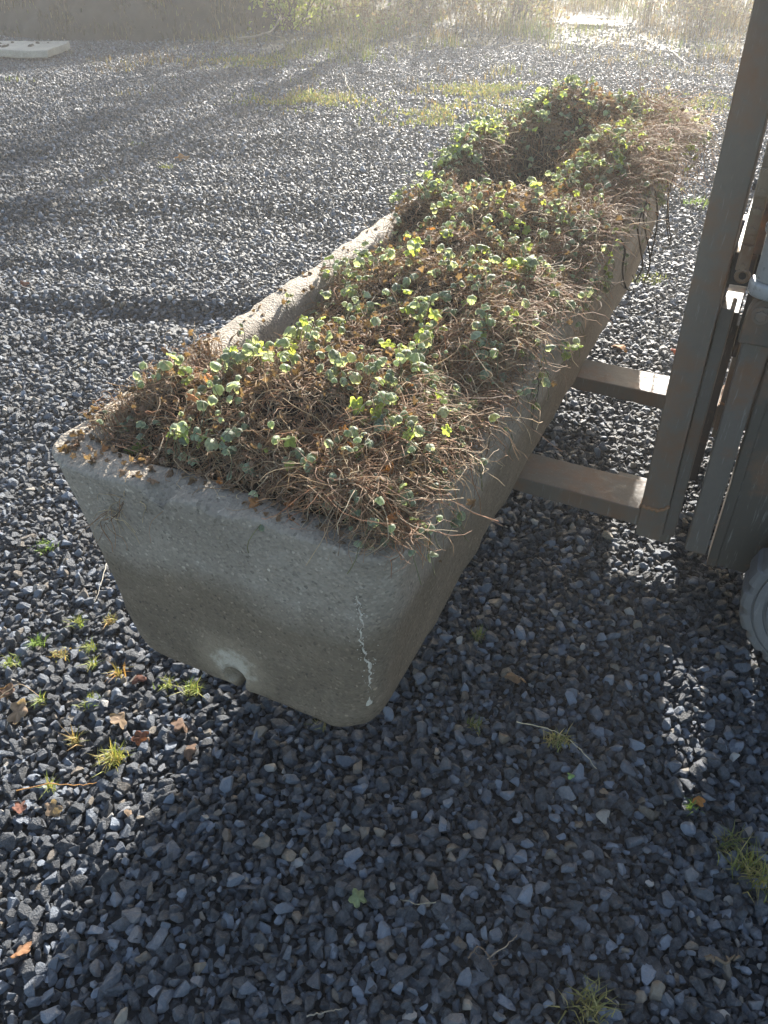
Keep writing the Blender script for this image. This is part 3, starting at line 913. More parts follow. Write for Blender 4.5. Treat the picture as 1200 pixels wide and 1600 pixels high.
channel('mast_rail', .112, .245, 1.585, 1.66, .185, 2.15, M['mast'], -1)
channel('mast_rail', .155, .265, 2.36, 2.44, .17, 2.15, M['mast'], 1)
bm = bmesh.new()                                  # inner rail with its rounded head, carries the lift ram
pol = [(.054, .21), (.104, .212), (.104, .765)]
for k in range(9):
    a = R(180 * k / 8); pol.append((.079 + .025 * math.cos(a), .765 + .025 * math.sin(a)))
add_prism(bm, [(u - FB[0], v) for (u, v) in pol], 1, 1.585 - FB[1], 1.635 - FB[1], .004)
bm_obj('inner_rail', bm, M['steel_blue'], lift)
bm = bmesh.new()
add_prism(bm, [(u - FB[0], v) for (u, v) in [(.064, .20), (.128, .20), (.128, .83), (.064, .83)]], 1, 2.37 - FB[1], 2.42 - FB[1], .004)
bm_obj('inner_rail', bm, M['steel_blue'], lift)
for z0_, z1_ in ((1.95, 2.05), (.28, .38), (1.05, 1.13)):
    bm = bmesh.new(); fbox(bm, .165, .245, 1.655, 2.365, z0_, z1_); bm_obj('mast_crossbar', bm, M['mast'], lift)
bm = bmesh.new()                                  # lift ram
RP = .079
add_cyl(bm, L3(RP, 1.555, .90), L3(RP, 1.555, 1.75), .035, 32, bev=.004)
add_cyl(bm, L3(RP, 1.555, .872), L3(RP, 1.555, .900), .043, 32, bev=.006)
add_cyl(bm, L3(RP, 1.555, .985), L3(RP, 1.555, 1.0), .040, 32, bev=.003)
ram = bm_obj('lift_ram', bm, M['chrome'], lift, True)
bm = bmesh.new()
pol2 = [(.044, .775), (.046, .82)] + [(.046 + .03 * (1 - math.cos(R(a))), .82 + .05 * math.sin(R(a))) for a in range(15, 91, 15)] + [(.16, .872), (.16, .775)]
add_prism(bm, [(u - FB[0], v) for (u, v) in pol2], 1, 1.535 - FB[1], 1.583 - FB[1], .005)
bm_obj('ram_bracket', bm, M['mast'], lift)
bm = bmesh.new(); add_cyl(bm, L3(.072, 1.524, .838), L3(.072, 1.536, .838), .0115, 6, bev=.002); add_cyl(bm, L3(.072, 1.531, .838), L3(.072, 1.5365, .838), .017, 20)
bm_obj('bolt', bm, M['steel_blue'], lift)
bm = bmesh.new()                                  # leaf chain
for k in range(26):
    z = .89 + k * .034
    for j, s_ in enumerate((1.605, 1.615, 1.625, 1.635)):
        if (j + k) % 2 == 0: fbox(bm, .006, .03, s_ - .004, s_ + .004, z, z + .05, .002)
    add_cyl(bm, L3(.018, 1.597, z + .01), L3(.018, 1.643, z + .01), .006, 8)
bm_obj('lift_chain', bm, M['chain'], lift)
bm = bmesh.new()
for k in range(24):
    a0, a1 = R(15 * k), R(15 * (k + 1))
    add_cyl(bm, L3(.022 + .011 * math.cos(a0), 1.60, .882 + .011 * math.sin(a0)), L3(.022 + .011 * math.cos(a1), 1.60, .882 + .011 * math.sin(a1)), .004, 8)
bm_obj('chain_ring', bm, M['chain'], lift, True)
bm = bmesh.new()                                  # hydraulic hose
pp = [(.145, 1.60, .75 + .07 * k) for k in range(12)]
for k in range(11):
    a_, b_ = pp[k], pp[k + 1]
    add_cyl(bm, L3(a_[0] + .008 * math.sin(k), a_[1] - .025, a_[2]), L3(b_[0] + .008 * math.sin(k + 1), b_[1] - .025, b_[2]), .011, 10)
bm_obj('hydraulic_hose', bm, M['seat'], lift, True)


def wheel(p, s0, s1, r):
    """solid tyre: lathed profile, moulded lugs round the tread"""
    prof = [(.52, s0 + .012), (.60, s0 + .004), (.70, s0), (.745, s0), (.75, s0 + .006), (.775, s0 + .006), (.78, s0 + .001), (.86, s0), (.865, s0 + .005), (.88, s0 + .005), (.885, s0), (.955, s0 + .002), (.985, s0 + .007), (1.0, s0 + .018), (1.0, s1 - .03), (.965, s1 - .012), (.9, s1 - .003), (.6, s1), (.52, s1 - .012)]
    seg = 240; V, F = [], []
    for k in range(seg):
        a = 2 * math.pi * k / seg
        for (f, s_) in prof:
            lug = (.962 if (k % 12) > 7 else 1.0) if f > .95 else 1.0
            lug -= .006 * float(NA(k * .31, f * 40)) if f > .95 else 0
            rr_ = r * f * lug
            V.append((p - FB[0] + rr_ * math.cos(a), s_ - FB[1], r + rr_ * math.sin(a)))
    m_ = len(prof)
    for k in range(seg):
        for j in range(m_ - 1):
            F.append([k * m_ + j, ((k + 1) % seg) * m_ + j, ((k + 1) % seg) * m_ + j + 1, k * m_ + j + 1])
    ty = mesh_obj('wheel', V, F, M['tyre'], lift, False)
    bm = bmesh.new(); c0 = L3(p, s0 + .02, r); c1 = L3(p, s1 - .02, r)
    add_cyl(bm, c0, c1, r * .53, 40, bev=.008); add_cyl(bm, L3(p, s0 + .004, r), L3(p, s0 + .03, r), r * .22, 24, bev=.006)
    for k in range(5):
        a = k * 1.2566; add_cyl(bm, L3(p + r * .36 * math.cos(a), s0 + .006, r + r * .36 * math.sin(a)), L3(p + r * .36 * math.cos(a), s0 + .03, r + r * .36 * math.sin(a)), .013, 6)
    bm_obj('rim', bm, M['mast'], ty)


wheel(.42, 1.47, 1.58, .225); wheel(.43, 2.42, 2.55, .225)
wheel(1.55, 1.55, 1.67, .20); wheel(1.55, 2.35, 2.47, .20)
bm = bmesh.new(); fbox(bm, .36, .50, 1.61, 2.41, .16, .30, .01); fbox(bm, .36, 1.9, 1.68, 2.34, .18, .46, .02)
bm_obj('chassis', bm, M['dark'], lift)
bm = bmesh.new(); fbox(bm, .95, 1.75, 1.66, 2.36, .461, .98, .05); bm_obj('hood', bm, M['yellow'], lift, True)
bm = bmesh.new(); add_prism(bm, [(u - FB[0], v) for (u, v) in [(1.751, .28), (1.98, .28), (2.06, .45), (2.06, .9), (1.98, 1.0), (1.751, 1.0)]], 1, 1.58 - FB[1], 2.44 - FB[1], .02)
bm_obj('counterweight', bm, M['yellow'], lift)
bm = bmesh.new(); fbox(bm, 1.15, 1.6, 1.8, 2.22, .981, 1.09, .03); fbox(bm, 1.52, 1.64, 1.8, 2.22, 1.091, 1.5, .03); bm_obj('seat', bm, M['seat'], lift, True)
bm = bmesh.new()
add_cyl(bm, L3(.62, 2.0, .47), L3(.85, 2.0, 1.1), .025, 14)
for k in range(24):
    a0, a1 = R(15 * k), R(15 * k + 15)
    add_cyl(bm, L3(.87 + .07 * math.sin(a0), 2 + .17 * math.cos(a0), 1.12 + .15 * math.sin(a0)), L3(.87 + .07 * math.sin(a1), 2 + .17 * math.cos(a1), 1.12 + .15 * math.sin(a1)), .013, 8)
bm_obj('steering_wheel', bm, M['seat'], lift, True)
bm = bmesh.new()
for s_ in (1.66, 2.32):
    fbox(bm, .62, .67, s_, s_ + .04, .465, 2.05); fbox(bm, 1.72, 1.77, s_, s_ + .04, .99, 2.05)
for k in range(9): fbox(bm, .63 + k * .135, .66 + k * .135, 1.66, 2.36, 2.051, 2.08)
fbox(bm, .60, 1.80, 1.64, 1.659, 2.04, 2.09); fbox(bm, .60, 1.80, 2.361, 2.38, 2.04, 2.09)
bm_obj('overhead_guard', bm, M['dark'], lift)
bm = bmesh.new(); fbox(bm, .27, .62, 1.70, 2.32, .461, .50, .01); fbox(bm, .58, .62, 1.70, 2.32, .501, .92, .015); bm_obj('dash_panel', bm, M['yellow'], lift)

LEAN = {'shank', 'brace_shade_block', 'carriage_shade_plate', 'mast_rail', 'inner_rail', 'mast_crossbar', 'lift_ram', 'ram_bracket', 'bolt', 'lift_chain', 'chain_ring', 'hydraulic_hose'}
for ob in list(lift.children_recursive):
    if ob.type == 'MESH' and ob.name.split('.')[0] in LEAN:
        for v in ob.data.vertices: v.co.x -= .031 * max(0.0, v.co.z - .3)

# ---------------------------------------------------------------- slab, top left
so_ = empty('concrete_slab', (-4.74, 10.55, .0), R(-3)); tag(so_, 'pale flat concrete slab lying on the gravel at the far left', 'slab')
bm = bmesh.new()
add_box(bm, (-1.0, -.36, .025), (.92, .36, .105), .012)
bmesh.ops.subdivide_edges(bm, edges=[e for e in bm.edges if e.calc_length() > .3], cuts=10, use_grid_fill=True)
for v in bm.verts:
    v.co.z += .008 * float(NA(v.co.x * 5, v.co.y * 5)) + .004 * float(NB(v.co.x * 17, v.co.y * 17)); v.co.x += .012 * float(NC(v.co.y * 12, v.co.z * 20)); v.co.y += .01 * float(NC(v.co.x * 9, v.co.z * 20))
bm_obj('slab', bm, M['slab'], so_)
V, F, C = [], [], []
for k in range(34):
    cx_, cy_ = (random.gauss(.22, .10), random.gauss(-.08, .05)) if k < 18 else (random.uniform(-.9, .8), random.uniform(-.28, .25))
    r_ = random.uniform(.012, .035); b = len(V)
    for z_, f_ in ((0, 1), (.5, .8), (.9, .35)):
        for j in range(7): V.append((cx_ + r_ * f_ * math.cos(j * .9) * random.uniform(.7, 1.2), cy_ + r_ * f_ * math.sin(j * .9) * random.uniform(.7, 1.2), 0.103 + r_ * z_ * .8))
    for L_ in (0, 7):
        for j in range(7): F.append([b + L_ + j, b + L_ + (j + 1) % 7, b + L_ + 7 + (j + 1) % 7, b + L_ + 7 + j])
    F.append([b + 14 + j for j in range(7)])
mesh_obj('dirt_lumps', V, F, M['thatch'], so_, colors=np.tile((.06, .045, .03), (len(V), 1)))

# ---------------------------------------------------------------- earth bank, grass, weeds
xs = np.linspace(-1, 1, 90); ys = np.linspace(-1, 1, 60); XX, YY = np.meshgrid(xs, ys)
rr = np.sqrt(XX ** 2 + YY ** 2)
ZZ = np.clip(1 - rr ** 2.2, -.05, 1) ** 1 * 1.55 * (1 + .18 * NA(XX * 4, YY * 3)) + .10 * NB(XX * 9, YY * 7) + .05 * NC(XX * 22, YY * 16) - .05
X2 = -3.65 + XX * 2.3; Y2 = 13.5 + YY * 1.9
n1 = 90; ii = (np.arange(59)[:, None] * n1 + np.arange(89)[None, :]).ravel()
V = np.stack([X2, Y2, ZZ], -1).reshape(-1, 3)
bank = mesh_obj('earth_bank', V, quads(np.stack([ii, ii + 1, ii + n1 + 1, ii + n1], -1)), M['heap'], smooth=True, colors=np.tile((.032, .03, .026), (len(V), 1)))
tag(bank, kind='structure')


def bank_z(x, y):
    u = (x + 3.65) / 2.3; v = (y - 13.5) / 1.9; r_ = np.sqrt(u * u + v * v)
    return np.where(r_ < 1, np.clip(1 - r_ ** 2.2, 0, 1) * 1.55 * (1 + .18 * NA(u * 4, v * 3)) - .05, 0)


def blades(x, y, z, h, w, lean, col, seed=0):
    n = len(x); a = rng.random(n) * 6.283
    d = np.stack([np.cos(a), np.sin(a), np.zeros(n)], -1); side = np.stack([-np.sin(a), np.cos(a), np.zeros(n)], -1)
    B = np.stack([x, y, z], -1)
    up = np.array([0, 0, 1.])
    m1 = B + h[:, None] * (.55 * up + .22 * lean[:, None] * d); tp = B + h[:, None] * ((1 - .35 * lean[:, None] ** 2) * up + lean[:, None] * d)
    W_ = w[:, None] * side
    V = np.stack([B - W_, B + W_, m1 - W_ * .75, m1 + W_ * .75, tp], 1)
    b = np.arange(n) * 5
    q = np.stack([b, b + 1, b + 3, b + 2], -1); t3 = np.stack([b + 2, b + 3, b + 4], -1)
    idx = np.concatenate([q.ravel(), t3.ravel()]); st = np.concatenate([np.arange(n) * 4, n * 4 + np.arange(n) * 3]); tot = np.concatenate([np.full(n, 4), np.full(n, 3)])
    return V.reshape(-1, 3), (idx, st, tot), np.repeat(col, 5, axis=0)


GR = np.array([(.10, .14, .04), (.16, .17, .05), (.21, .18, .08), (.22, .155, .085), (.14, .085, .05)])
# rough grass at the back of the yard
N_ = 130000
x = rng.uniform(-11, 11, N_); y = 7.2 + 12.8 * rng.random(N_) ** 1.1
edge_ = 10.7 + 1.5 * NA(x * .7, y * .7) + 1.5 * NB(x * 1.8, y * 1.8) + np.where(x < -1.2, 1.2, -.9)
tus = NC(x * 2.4 + 5, y * 1.5) + .6 * NA(x * 6, y * 4)                 # tussocks and bare gaps
ok = (rng.random(N_) < np.clip((y - edge_) / 1.3, 0, 1) * np.clip(.55 + .9 * tus, .04, 1)) | ((rng.random(N_) < .5) & (y > edge_ - 3.0) & (tus + .35 * NB(x * 9, y * 9) > .55))
ok &= ~(((x - 3.15) / .7) ** 2 + ((y - 13.6) / .75) ** 2 < 1)
x, y, tus = x[ok], y[ok], tus[ok]; n = len(x); dd = np.clip((y - edge_[ok]) / 3, 0, 1)
h = rng.uniform(.02, .085, n) + dd * rng.uniform(.0, .22, n) * np.clip(.6 + tus, .3, 1.6)
z = np.maximum(bank_z(x, y), -.02)
pick = np.clip(((NA(x * 1.3, y * .9 + 7) + 1) * 2.5 + rng.normal(0, .9, n)), 0, 4.99).astype(int)
V, F, C = blades(x, y, z, h, rng.uniform(.003, .006, n), rng.uniform(.1, 1.1, n), GR[pick] * rng.uniform(.5, 1.25, (n, 1)))
tag(mesh_obj('rough_grass', V, F, M['grass'], colors=C), 'straw coloured rough grass along the back of the yard', 'grass', kind='stuff')
# dark brambles and dead grass matted over the shaded bank
n = 12000
x = -3.65 + rng.uniform(-1, 1, n) * 2.25; y = 13.5 - rng.random(n) * 1.85; bz = bank_z(x, y); kp = (bz > .02) & (NA(x * 3, y * 3 + bz * 3) + .5 * NB(x * 8, bz * 9) > -.25); x, y, bz = x[kp], y[kp], bz[kp]; n = len(x)
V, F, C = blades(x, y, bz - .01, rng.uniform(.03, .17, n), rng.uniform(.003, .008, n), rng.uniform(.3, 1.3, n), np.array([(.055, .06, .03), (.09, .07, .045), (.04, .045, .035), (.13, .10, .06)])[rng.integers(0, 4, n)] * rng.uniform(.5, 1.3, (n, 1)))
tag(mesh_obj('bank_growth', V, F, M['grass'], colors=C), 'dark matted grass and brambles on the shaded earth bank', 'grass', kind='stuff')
# tall dead weeds
n = 3000
x = rng.uniform(-10, 9.5, n); y = 11.9 + 7 * rng.random(n); ok = (y > 12.3 + 1.2 * NA(x * .9, 2.2)) & (NB(x * .8, y * .8) > -.35) & ~((np.abs(x - 3.15) < .75) & (y < 13.6) & (y > 11)) & ~((x > -6.8) & (x < -1.3) & (y < 15.4)); x, y = x[ok], y[ok]; n = len(x)
P = np.zeros((n, 6, 3)); P[:, 0] = np.stack([x, y, np.maximum(bank_z(x, y), 0) - .02], -1)
L_ = rng.uniform(.3, 1.15, n); D = np.stack([rng.normal(0, .18, n), rng.normal(0, .18, n), np.ones(n)], -1)
for k in range(1, 6):
    D += rng.normal(0, .1, D.shape); D /= np.linalg.norm(D, axis=1, keepdims=True); P[:, k] = P[:, k - 1] + D * (L_ / 5)[:, None]
V, F = tubes(P, np.linspace(.006, .002, 6)[None] * rng.uniform(.6, 1.2, (n, 1)))
cw = np.array([(.16, .10, .07), (.24, .17, .10), (.12, .08, .06)])[rng.integers(0, 3, n)]
bits = P[:, 2:].reshape(-1, 3); bits = np.repeat(bits, 3, axis=0) + rng.normal(0, .05, (len(bits) * 3, 3)); nb = len(bits)
V2, F2, C2 = leaf_batch(bits, rng.normal(size=(nb, 3)), rng.uniform(.012, .035, nb), rng.uniform(0, .6, nb), 3, .3,
                        np.array([(.16, .105, .06), (.19, .17, .055), (.13, .08, .055)])[rng.integers(0, 3, nb)], np.full((1, 1, 3), .3))
F = np.concatenate([F, F2 + len(V)]); V = np.concatenate([V, V2]); C = np.concatenate([np.repeat(cw, 18, axis=0), C2])
tag(mesh_obj('dead_weeds', V, quads(F), M['grass'], colors=C), 'tall dead brown weeds with seed heads along the back', 'weeds', kind='stuff')


def shrub(loc, h, w, nst, nlf, cl, cs, lab, lsize=.03):
    r_ = empty('shrub', loc); tag(r_, lab, 'shrub')
    P = np.zeros((nst, 7, 3)); P[:, 0, :2] = rng.normal(0, w * .12, (nst, 2)); P[:, 0, 2] = -.02
    D = np.stack([rng.normal(0, .4, nst), rng.normal(0, .4, nst), np.ones(nst)], -1)
    for k in range(1, 7):
        D += rng.normal(0, .16, D.shape); D /= np.linalg.norm(D, axis=1, keepdims=True); P[:, k] = P[:, k - 1] + D * (h / 6) * rng.uniform(.7, 1.1, (nst, 1))
    V, F = tubes(P, np.linspace(.011, .003, 7)[None] * rng.uniform(.6, 1.2, (nst, 1)), 5)
    mesh_obj('stems', V, quads(F), M['twig'], r_, True, np.tile(cs, (len(V), 1)))
    Q = P[rng.integers(0, nst, nlf), rng.integers(1, 7, nlf)] + rng.normal(0, w * .11, (nlf, 3)); Q[:, 2] = np.abs(Q[:, 2])
    V, F, C = leaf_batch(Q, rng.normal(size=(nlf, 3)) + np.array([0, 0, .5]), rng.uniform(.5, 1.2, nlf) * lsize, rng.uniform(.0, .5, nlf), 3, .25, np.array(cl) * rng.uniform(.5, 1.4, (nlf, 1)), (np.array(cl) * 1.1)[None, None, :])
    mesh_obj('foliage', V, quads(F), M['grass'], r_, False, C)


shrub((-1.35, 13.1, 0), 1.7, 1.5, 40, 2600, (.28, .32, .07), (.12, .08, .05), 'yellow green leafy shrub beside the dark earth bank')
shrub((.55, 14.6, 0), 1.4, .9, 34, 700, (.16, .14, .06), (.08, .06, .05), 'dark twiggy shrub standing in the grass left of the puddle')
shrub((2.1, 14.0, 0), 1.2, .7, 30, 500, (.18, .19, .08), (.09, .07, .06), 'thin grey green shrub just left of the small pond')
shrub((5.4, 16.0, 0), 1.5, 1.6, 50, 1100, (.22, .13, .08), (.10, .06, .05), 'reddish brown leafless thicket right of the small pond')
shrub((-7.5, 14.6, 0), 1.3, 1.2, 40, 1400, (.34, .27, .13), (.14, .1, .06), 'straw coloured bush in the far left corner beyond the bank')


def tree(loc, h, r0, lab, seed):
    r = np.random.default_rng(seed); root = empty('bare_tree', loc); tag(root, lab, 'tree')
    tt = np.linspace(0, 1, 12)
    tr = np.stack([.25 * np.sin(tt * 3 + seed) * tt, .2 * np.cos(tt * 2 + seed) * tt, h * tt - .05], -1)
    V, F = tubes(tr[None], (r0 * (1 - .8 * tt))[None], 12)
    mesh_obj('trunk', V, quads(F), M['bark'], root, True, np.tile((.10, .085, .07), (len(V), 1)))
    Ps, Rs = [], []
    for k in range(60):
        f = r.uniform(.3, 1); b = np.array([np.interp(f, tt, tr[:, j]) for j in range(3)])
        d = np.array([r.normal(), r.normal(), r.uniform(.2, .9)]); d /= np.linalg.norm(d); L_ = h * r.uniform(.12, .3) * (1.25 - f)
        P = [b]
        for j in range(7): d = d + r.normal(0, .16, 3) + np.array([0, 0, .05]); d /= np.linalg.norm(d); P.append(P[-1] + d * L_ / 7)
        Ps.append(P); Rs.append(r0 * .28 * (1.2 - f) * np.linspace(1, .2, 8))
        for q in range(4):
            b2 = np.array(P[2 + q]); d2 = d + r.normal(0, .6, 3); d2 /= np.linalg.norm(d2); P2_ = [b2]
            for j in range(7): d2 = d2 + r.normal(0, .2, 3); d2 /= np.linalg.norm(d2); P2_.append(P2_[-1] + d2 * L_ * .5 / 7)
            Ps.append(P2_); Rs.append(r0 * .12 * (1.2 - f) * np.linspace(1, .2, 8))
    V, F = tubes(np.array(Ps), np.array(Rs), 5)
    mesh_obj('crown', V, quads(F), M['bark'], root, True, np.tile((.09, .07, .06), (len(V), 1)))


tree((2.62, 20.5, 0), 8.8, .20, 'slender bare tree beyond the leafy shrub, casting the longer shadow streak', 3)
tree((1.75, 20.9, 0), 8.4, .24, 'stout bare tree nearer the earth bank, casting the leftward shadow streak', 5)

# ---------------------------------------------------------------- small things lying or growing in the gravel
def gz(x, y): return float(relief(x, y)) + .006


def tuft(px, py, n, h, r, cols, lab, grp='grass tufts growing in the gravel', w=.0016, name='grass_tuft', cat='grass tuft', lean=(.3, 1.1)):
    c = unproj(px, py); x = c[0] + 0 * rng.random(n); z0 = gz(c[0], c[1])
    dx, dy = rng.normal(0, r, n), rng.normal(0, r * .8, n)
    cl = np.array(cols)[rng.integers(0, len(cols), n)] * rng.uniform(.7, 1.25, (n, 1))
    V, F, C = blades(dx, dy, np.full(n, -.008), rng.uniform(.5, 1.1, n) * h, rng.uniform(.6, 1.2, n) * w, rng.uniform(lean[0], lean[1], n), cl)
    o = mesh_obj(name, V, F, M['grass'], colors=C); o.location = (c[0], c[1], z0)
    return tag(o, lab, cat, grp)


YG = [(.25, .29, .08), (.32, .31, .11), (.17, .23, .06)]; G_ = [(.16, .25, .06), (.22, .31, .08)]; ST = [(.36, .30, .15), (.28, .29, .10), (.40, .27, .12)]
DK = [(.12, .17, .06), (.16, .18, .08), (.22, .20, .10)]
tuft(70, 853, 110, .022, .016, G_, 'flat bright green grass cushion left of the trough wall, alone on the gravel')
tuft(121, 972, 46, .035, .007, YG, 'small upright yellow green tuft left of the trough, furthest back of its cluster')
tuft(172, 970, 46, .030, .008, ST, 'yellowish tuft close beside the lower left edge of the trough')
tuft(58, 1004, 50, .035, .009, G_, 'green spiky tuft left of the mossy yellow cushion')
tuft(16, 1034, 40, .032, .009, YG, 'yellow green tuft at the left edge above the heap of dead leaves')
tuft(94, 1021, 90, .018, .011, ST, 'low mossy yellow cushion in the cluster left of the trough')
tuft(137, 1012, 44, .032, .008, YG, 'thin sprawling tuft right of the mossy yellow cushion')
tuft(146, 1038, 24, .035, .005, YG, 'sparse few bladed tuft below the cluster left of the trough')
tuft(187, 1056, 22, .045, .005, [(.36, .2, .07), (.34, .28, .09)], 'orange and yellow bladed tuft beside the red leaf')
tuft(141, 1098, 54, .032, .009, YG, 'squat yellow green tuft below the orange bladed tuft')
tuft(262, 1072, 50, .03, .010, YG, 'low grass patch under the near end of the trough, left of a taller tuft')
tuft(302, 1082, 64, .042, .010, YG, 'taller green tuft just in front of the trough end, in the sun')
tuft(181, 1188, 95, .05, .012, [(.36, .35, .10), (.28, .31, .08), (.40, .32, .12)], 'largest yellow green tuft on the sunlit gravel, well below the trough')
tuft(118, 1160, 34, .045, .006, ST, 'thin straw coloured tuft up and left of the largest sunlit tuft')
tuft(64, 1096, 30, .035, .005, YG, 'small tuft next to the heap of dead leaves at the left edge')
tuft(80, 1236, 26, .04, .004, YG, 'little green sprout in the middle of a long orange runner')
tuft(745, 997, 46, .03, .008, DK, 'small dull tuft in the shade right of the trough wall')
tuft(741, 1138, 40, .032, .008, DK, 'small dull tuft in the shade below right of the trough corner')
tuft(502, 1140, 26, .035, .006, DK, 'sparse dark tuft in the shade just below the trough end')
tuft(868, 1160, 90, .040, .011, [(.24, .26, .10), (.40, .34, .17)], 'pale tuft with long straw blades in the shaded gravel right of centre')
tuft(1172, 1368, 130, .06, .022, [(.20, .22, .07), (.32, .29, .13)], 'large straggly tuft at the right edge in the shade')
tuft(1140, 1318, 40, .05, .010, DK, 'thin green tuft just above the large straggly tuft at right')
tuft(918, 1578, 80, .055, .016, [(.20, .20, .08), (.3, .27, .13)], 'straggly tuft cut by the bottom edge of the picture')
tuft(1082, 1262, 22, .03, .006, G_, 'tiny green sprout at the lower end of the narrow sunlit strip')
tuft(1085, 618, 90, .09, .02, ST, 'sunlit straw tuft seen through the gap behind the fork shank')
tuft(1010, 438, 160, .035, .045, YG, 'yellow green patch on the gravel right of the trough, near its middle')
tuft(1092, 318, 140, .05, .05, G_, 'green patch on the gravel beside the far end of the trough')
tuft(640, 268, 60, .025, .03, YG, 'small yellow green patch left of the trough rim, towards the far end')
tuft(260, 262, 110, .03, .035, YG, 'yellow green patch alone in the middle of the open gravel')
tuft(155, 282, 50, .025, .025, YG, 'small yellow green dot of grass furthest left on the open gravel')
tuft(216, 228, 60, .03, .04, YG, 'yellow green patch beside the orange brown leaf on the open gravel')
tuft(405, 157, 70, .04, .04, YG, 'small bright patch left of the broad yellow patches')
for (px, py, sx, n, lab) in ((480, 160, .26, 1500, 'broad yellow moss patch in the open gravel behind the trough'), (752, 142, .26, 1700, 'bright yellow green moss patch nearest the far end of the trough'),
                             (395, 97, .32, 1000, 'straw grass patch before the fallen branch and leafy shrub'), (790, 172, .36, 1700, 'long yellow moss patch against the far end of the trough'),
                             (1060, 162, .3, 900, 'reddish straw patch in the gravel right of the far end of the trough'), (670, 186, .2, 700, 'small yellow moss patch left of the far end of the trough')):
    c = unproj(px, py); n = int(n * 1.7); dx, dy = rng.normal(0, sx * 1.1, n), rng.normal(0, sx * .8, n)
    kp = NA((c[0] + dx) * 6, (c[1] + dy) * 6) + .6 * NB((c[0] + dx) * 17, (c[1] + dy) * 17) > -.12; dx, dy = dx[kp], dy[kp]; n = len(dx)
    V, F, C = blades(dx, dy, relief(c[0] + dx, c[1] + dy), rng.uniform(.012, .05, n), rng.uniform(.003, .007, n), rng.uniform(.2, 1, n), np.array(YG + ST + DK)[rng.integers(0, 7, n)] * rng.uniform(.45, 1.0, (n, 1)))
    o = mesh_obj('moss_patch', V, F, M['grass'], colors=C); o.location = (c[0], c[1], .004); tag(o, lab, 'moss', 'moss patches in the gravel')


def fallen(px, py, size, col, lab, name='fallen_leaf', lobes=5):
    c = unproj(px, py); z0 = gz(c[0], c[1]) + .012
    V, F, C = leaf_batch(np.zeros((1, 3)), np.array([[random.gauss(0, .4), random.gauss(-.1, .4), 1.]]), np.array([size]), np.array([random.uniform(-.5, .6)]), lobes, .35, np.array([col]), np.array(col)[None, None, :] * 1.15, fold=np.array([random.uniform(.2, .9)]))
    o = mesh_obj(name, V, quads(F), M['dead_leaf'], smooth=True, colors=C); o.location = (c[0], c[1], z0)
    if name == 'fallen_leaf': tag(o, lab, 'leaf', 'fallen leaves on the gravel')
    else: tag(o, lab, name)


RB = (.15, .06, .04); BR = (.15, .09, .06); TN = (.26, .185, .125); OR = (.38, .17, .05)
fallen(218, 1066, .017, RB, 'dark red leaf lying left of the near end of the trough', lobes=3)
fallen(190, 1130, .024, TN, 'pale tan curled leaf between the squat tuft and the largest tuft')
fallen(222, 1160, .020, RB, 'rust brown crumpled leaf right of the largest sunlit tuft')
fallen(288, 1138, .024, BR, 'brown curled leaf at the edge of the trough shadow')
fallen(296, 1180, .022, BR, 'crumpled brown leaf just inside the sun, lowest by the shadow edge')
fallen(30, 1118, .030, TN, 'large tan leaf in the litter at the left edge')
fallen(8, 1090, .026, BR, 'brown folded leaf topmost of the litter at the left edge')
fallen(36, 1270, .018, RB, 'reddish leaf below the long orange runner')
fallen(88, 1274, .020, TN, 'pale tan leaf below the green sprout')
fallen(38, 1490, .022, (.24, .12, .06), 'orange brown leaf at the lower left in the sun')
fallen(208, 1280, .012, TN, 'small pale yellow leaf fragment on sunlit gravel', lobes=3)
fallen(226, 842, .014, RB, 'small rust leaf close to the left wall of the trough', lobes=3)
fallen(1085, 1250, .018, OR, 'bright orange leaf at the lower end of the narrow sunlit strip')
fallen(972, 545, .040, OR, 'bright orange leaf on the gravel above the farther fork')
fallen(1052, 555, .016, (.5, .12, .05), 'small red leaf touching the fork shank', lobes=3)
fallen(285, 248, .05, (.24, .13, .06), 'orange brown leaf lying alone in the middle of the open gravel')
fallen(42, 455, .022, RB, 'single red brown leaf far left on open gravel', lobes=3)
fallen(560, 1412, .018, (.24, .28, .14), 'grey green sprig lying in the deep shade at bottom centre', 'sprig')
fallen(805, 1062, .030, (.20, .13, .08), 'dried brown sprig in the shade right of the trough corner', 'sprig')
fallen(890, 1218, .009, (.25, .38, .12), 'tiny green seedling below the pale straw tuft', 'seedling', lobes=3)
fallen(942, 1240, .010, TN, 'small tan leaf right of the tiny green seedling', lobes=3)


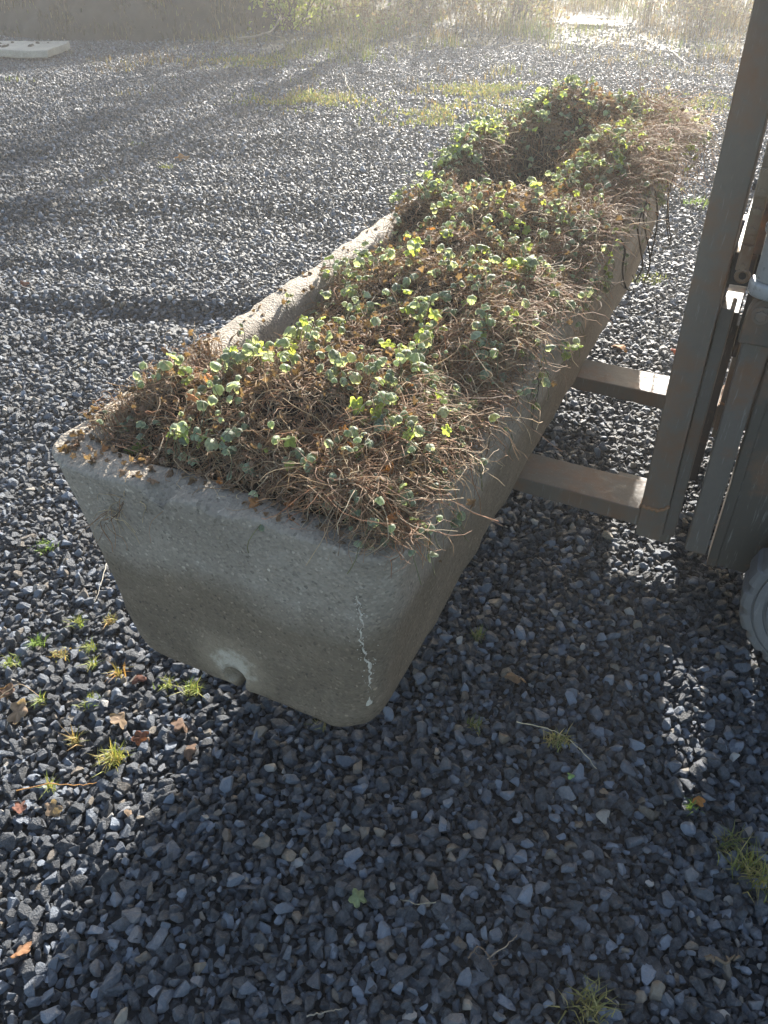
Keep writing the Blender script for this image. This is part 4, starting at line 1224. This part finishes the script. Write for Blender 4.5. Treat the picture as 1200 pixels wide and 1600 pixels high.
def stick(pts, r, col, lab, cat='stick', name='stick', grp='twigs and stalks lying on the gravel', branches=0):
    Q = []
    for (px, py, dz) in pts: c = unproj(px, py); Q.append((c[0], c[1], gz(c[0], c[1]) + .012 + dz))
    Q = np.array(Q); t_ = np.linspace(0, len(Q) - 1, 4 * len(Q)); P = np.stack([np.interp(t_, np.arange(len(Q)), Q[:, j]) for j in range(3)], -1)
    P[1:-1] += rng.normal(0, r * .9, (len(P) - 2, 3)) * np.array([1, 1, .3])
    c0 = P[len(P) // 2].copy()
    Vs, Fs = tubes((P - c0)[None], np.linspace(r, r * .5, len(P))[None], 6); Vs = [Vs]; Fs = [Fs]; nb_ = len(Vs[0])
    L_ = np.linalg.norm(P[-1] - P[0])
    for k in range(branches):
        b = P[rng.integers(2, len(P) - 1)] - c0; d = (P[-1] - P[0]) / L_ + rng.normal(0, .7, 3) * np.array([1, 1, .25]); d /= np.linalg.norm(d)
        pb = b[None] + d[None] * np.linspace(0, L_ * rng.uniform(.15, .35), 6)[:, None] + rng.normal(0, r, (6, 3)) * np.linspace(0, 1, 6)[:, None]
        v_, f_ = tubes(pb[None], np.linspace(r * .6, r * .25, 6)[None], 5); Vs.append(v_); Fs.append(f_ + nb_); nb_ += len(v_)
    V = np.concatenate(Vs)
    o = mesh_obj(name, V, quads(np.concatenate(Fs)), M['twig'], smooth=True, colors=np.tile(col, (len(V), 1))); o.location = c0
    tag(o, lab, cat, grp)


PW = (.26, .22, .17)
stick([(372, 68, .03), (400, 66, .05), (425, 60, .06), (440, 44, .12), (446, 38, .14)], .014, PW, 'pale bent fallen branch at the foot of the leafy shrub', branches=3)
stick([(535, 120, .0), (541, 132, .02), (546, 145, .0)], .009, PW, 'short pale forked stick upright on the gravel behind the trough', branches=1)
stick([(926, 84, .02), (945, 74, .03), (960, 68, .05)], .010, PW, 'pale branch lying in the grass below the puddle, left one', branches=2)
stick([(1040, 82, .02), (1058, 96, .03), (1078, 108, .02)], .010, PW, 'pale crooked branch lying at the grass edge near the mast', branches=3)
stick([(780, 85, .02), (800, 80, .03), (828, 74, .02)], .008, PW, 'thin pale stick in the grass left of the puddle', branches=1)
stick([(1000, 60, .02), (1010, 76, .04), (1030, 84, .02)], .009, PW, 'curved pale branch below and right of the puddle', branches=2)
stick([(168, 880, 0), (160, 910, .006), (148, 942, .0)], .0012, (.5, .46, .38), 'thin pale stalk leaning by the lower left trough wall')
stick([(30, 1244, 0), (80, 1238, .01), (130, 1240, .008), (155, 1232, 0)], .0014, (.5, .25, .08), 'long thin orange runner on the sunlit gravel at left')
stick([(0, 1100, .01), (40, 1086, .03), (66, 1098, .01)], .0013, (.45, .33, .2), 'arched tan stalk over the litter at the left edge')
stick([(805, 1140, .01), (850, 1152, .015), (880, 1162, .01)], .0012, (.55, .48, .32), 'long straw stalk pointing left from the pale tuft')
stick([(888, 1170, .012), (910, 1188, .008), (930, 1208, 0)], .0012, (.55, .48, .32), 'long straw stalk pointing down right from the pale tuft')
stick([(730, 1505, 0), (745, 1490, .008), (760, 1500, .006), (770, 1520, 0)], .0016, (.14, .10, .07), 'dark brown twig with offshoots in the shade at bottom', branches=4)
stick([(760, 1506, .0), (790, 1488, .01), (806, 1468, .0)], .0012, (.35, .28, .2), 'pale thin stalk beside the dark brown twig at bottom')
stick([(1098, 1503, 0), (1126, 1503, .003), (1152, 1500, 0)], .004, (.16, .12, .08), 'short flat wood splinter in the shade at lower right')
stick([(480, 1595, .0), (510, 1590, .006), (535, 1583, .0)], .0014, (.3, .26, .2), 'thin grey twig at the bottom edge of the picture')
stick([(680, 1420, .0), (650, 1425, .006), (625, 1415, .0)], .0011, (.32, .28, .2), 'thin curved stalk beside the grey green sprig')

# ---------------------------------------------------------------- thin misty air added over the yard in place of lens glare
GLARE_HAZE = 0.0058
if GLARE_HAZE > 0:
    bm = bmesh.new(); add_box(bm, (-40, -6, -1.1), (40, 40, 9.2), 0)
    m = bpy.data.materials.new('glare_air'); m.use_nodes = True; t = m.node_tree; t.nodes.clear()
    out = t.nodes.new('ShaderNodeOutputMaterial'); pv = t.nodes.new('ShaderNodeVolumePrincipled')
    pv.inputs['Density'].default_value = GLARE_HAZE; pv.inputs['Color'].default_value = (.95, .95, .93, 1); pv.inputs['Anisotropy'].default_value = .4
    t.links.new(pv.outputs[0], out.inputs['Volume'])
    tag(bm_obj('glare_haze', bm, m), 'thin misty air added over the whole yard in place of lens glare', 'glare_haze', kind='stuff')
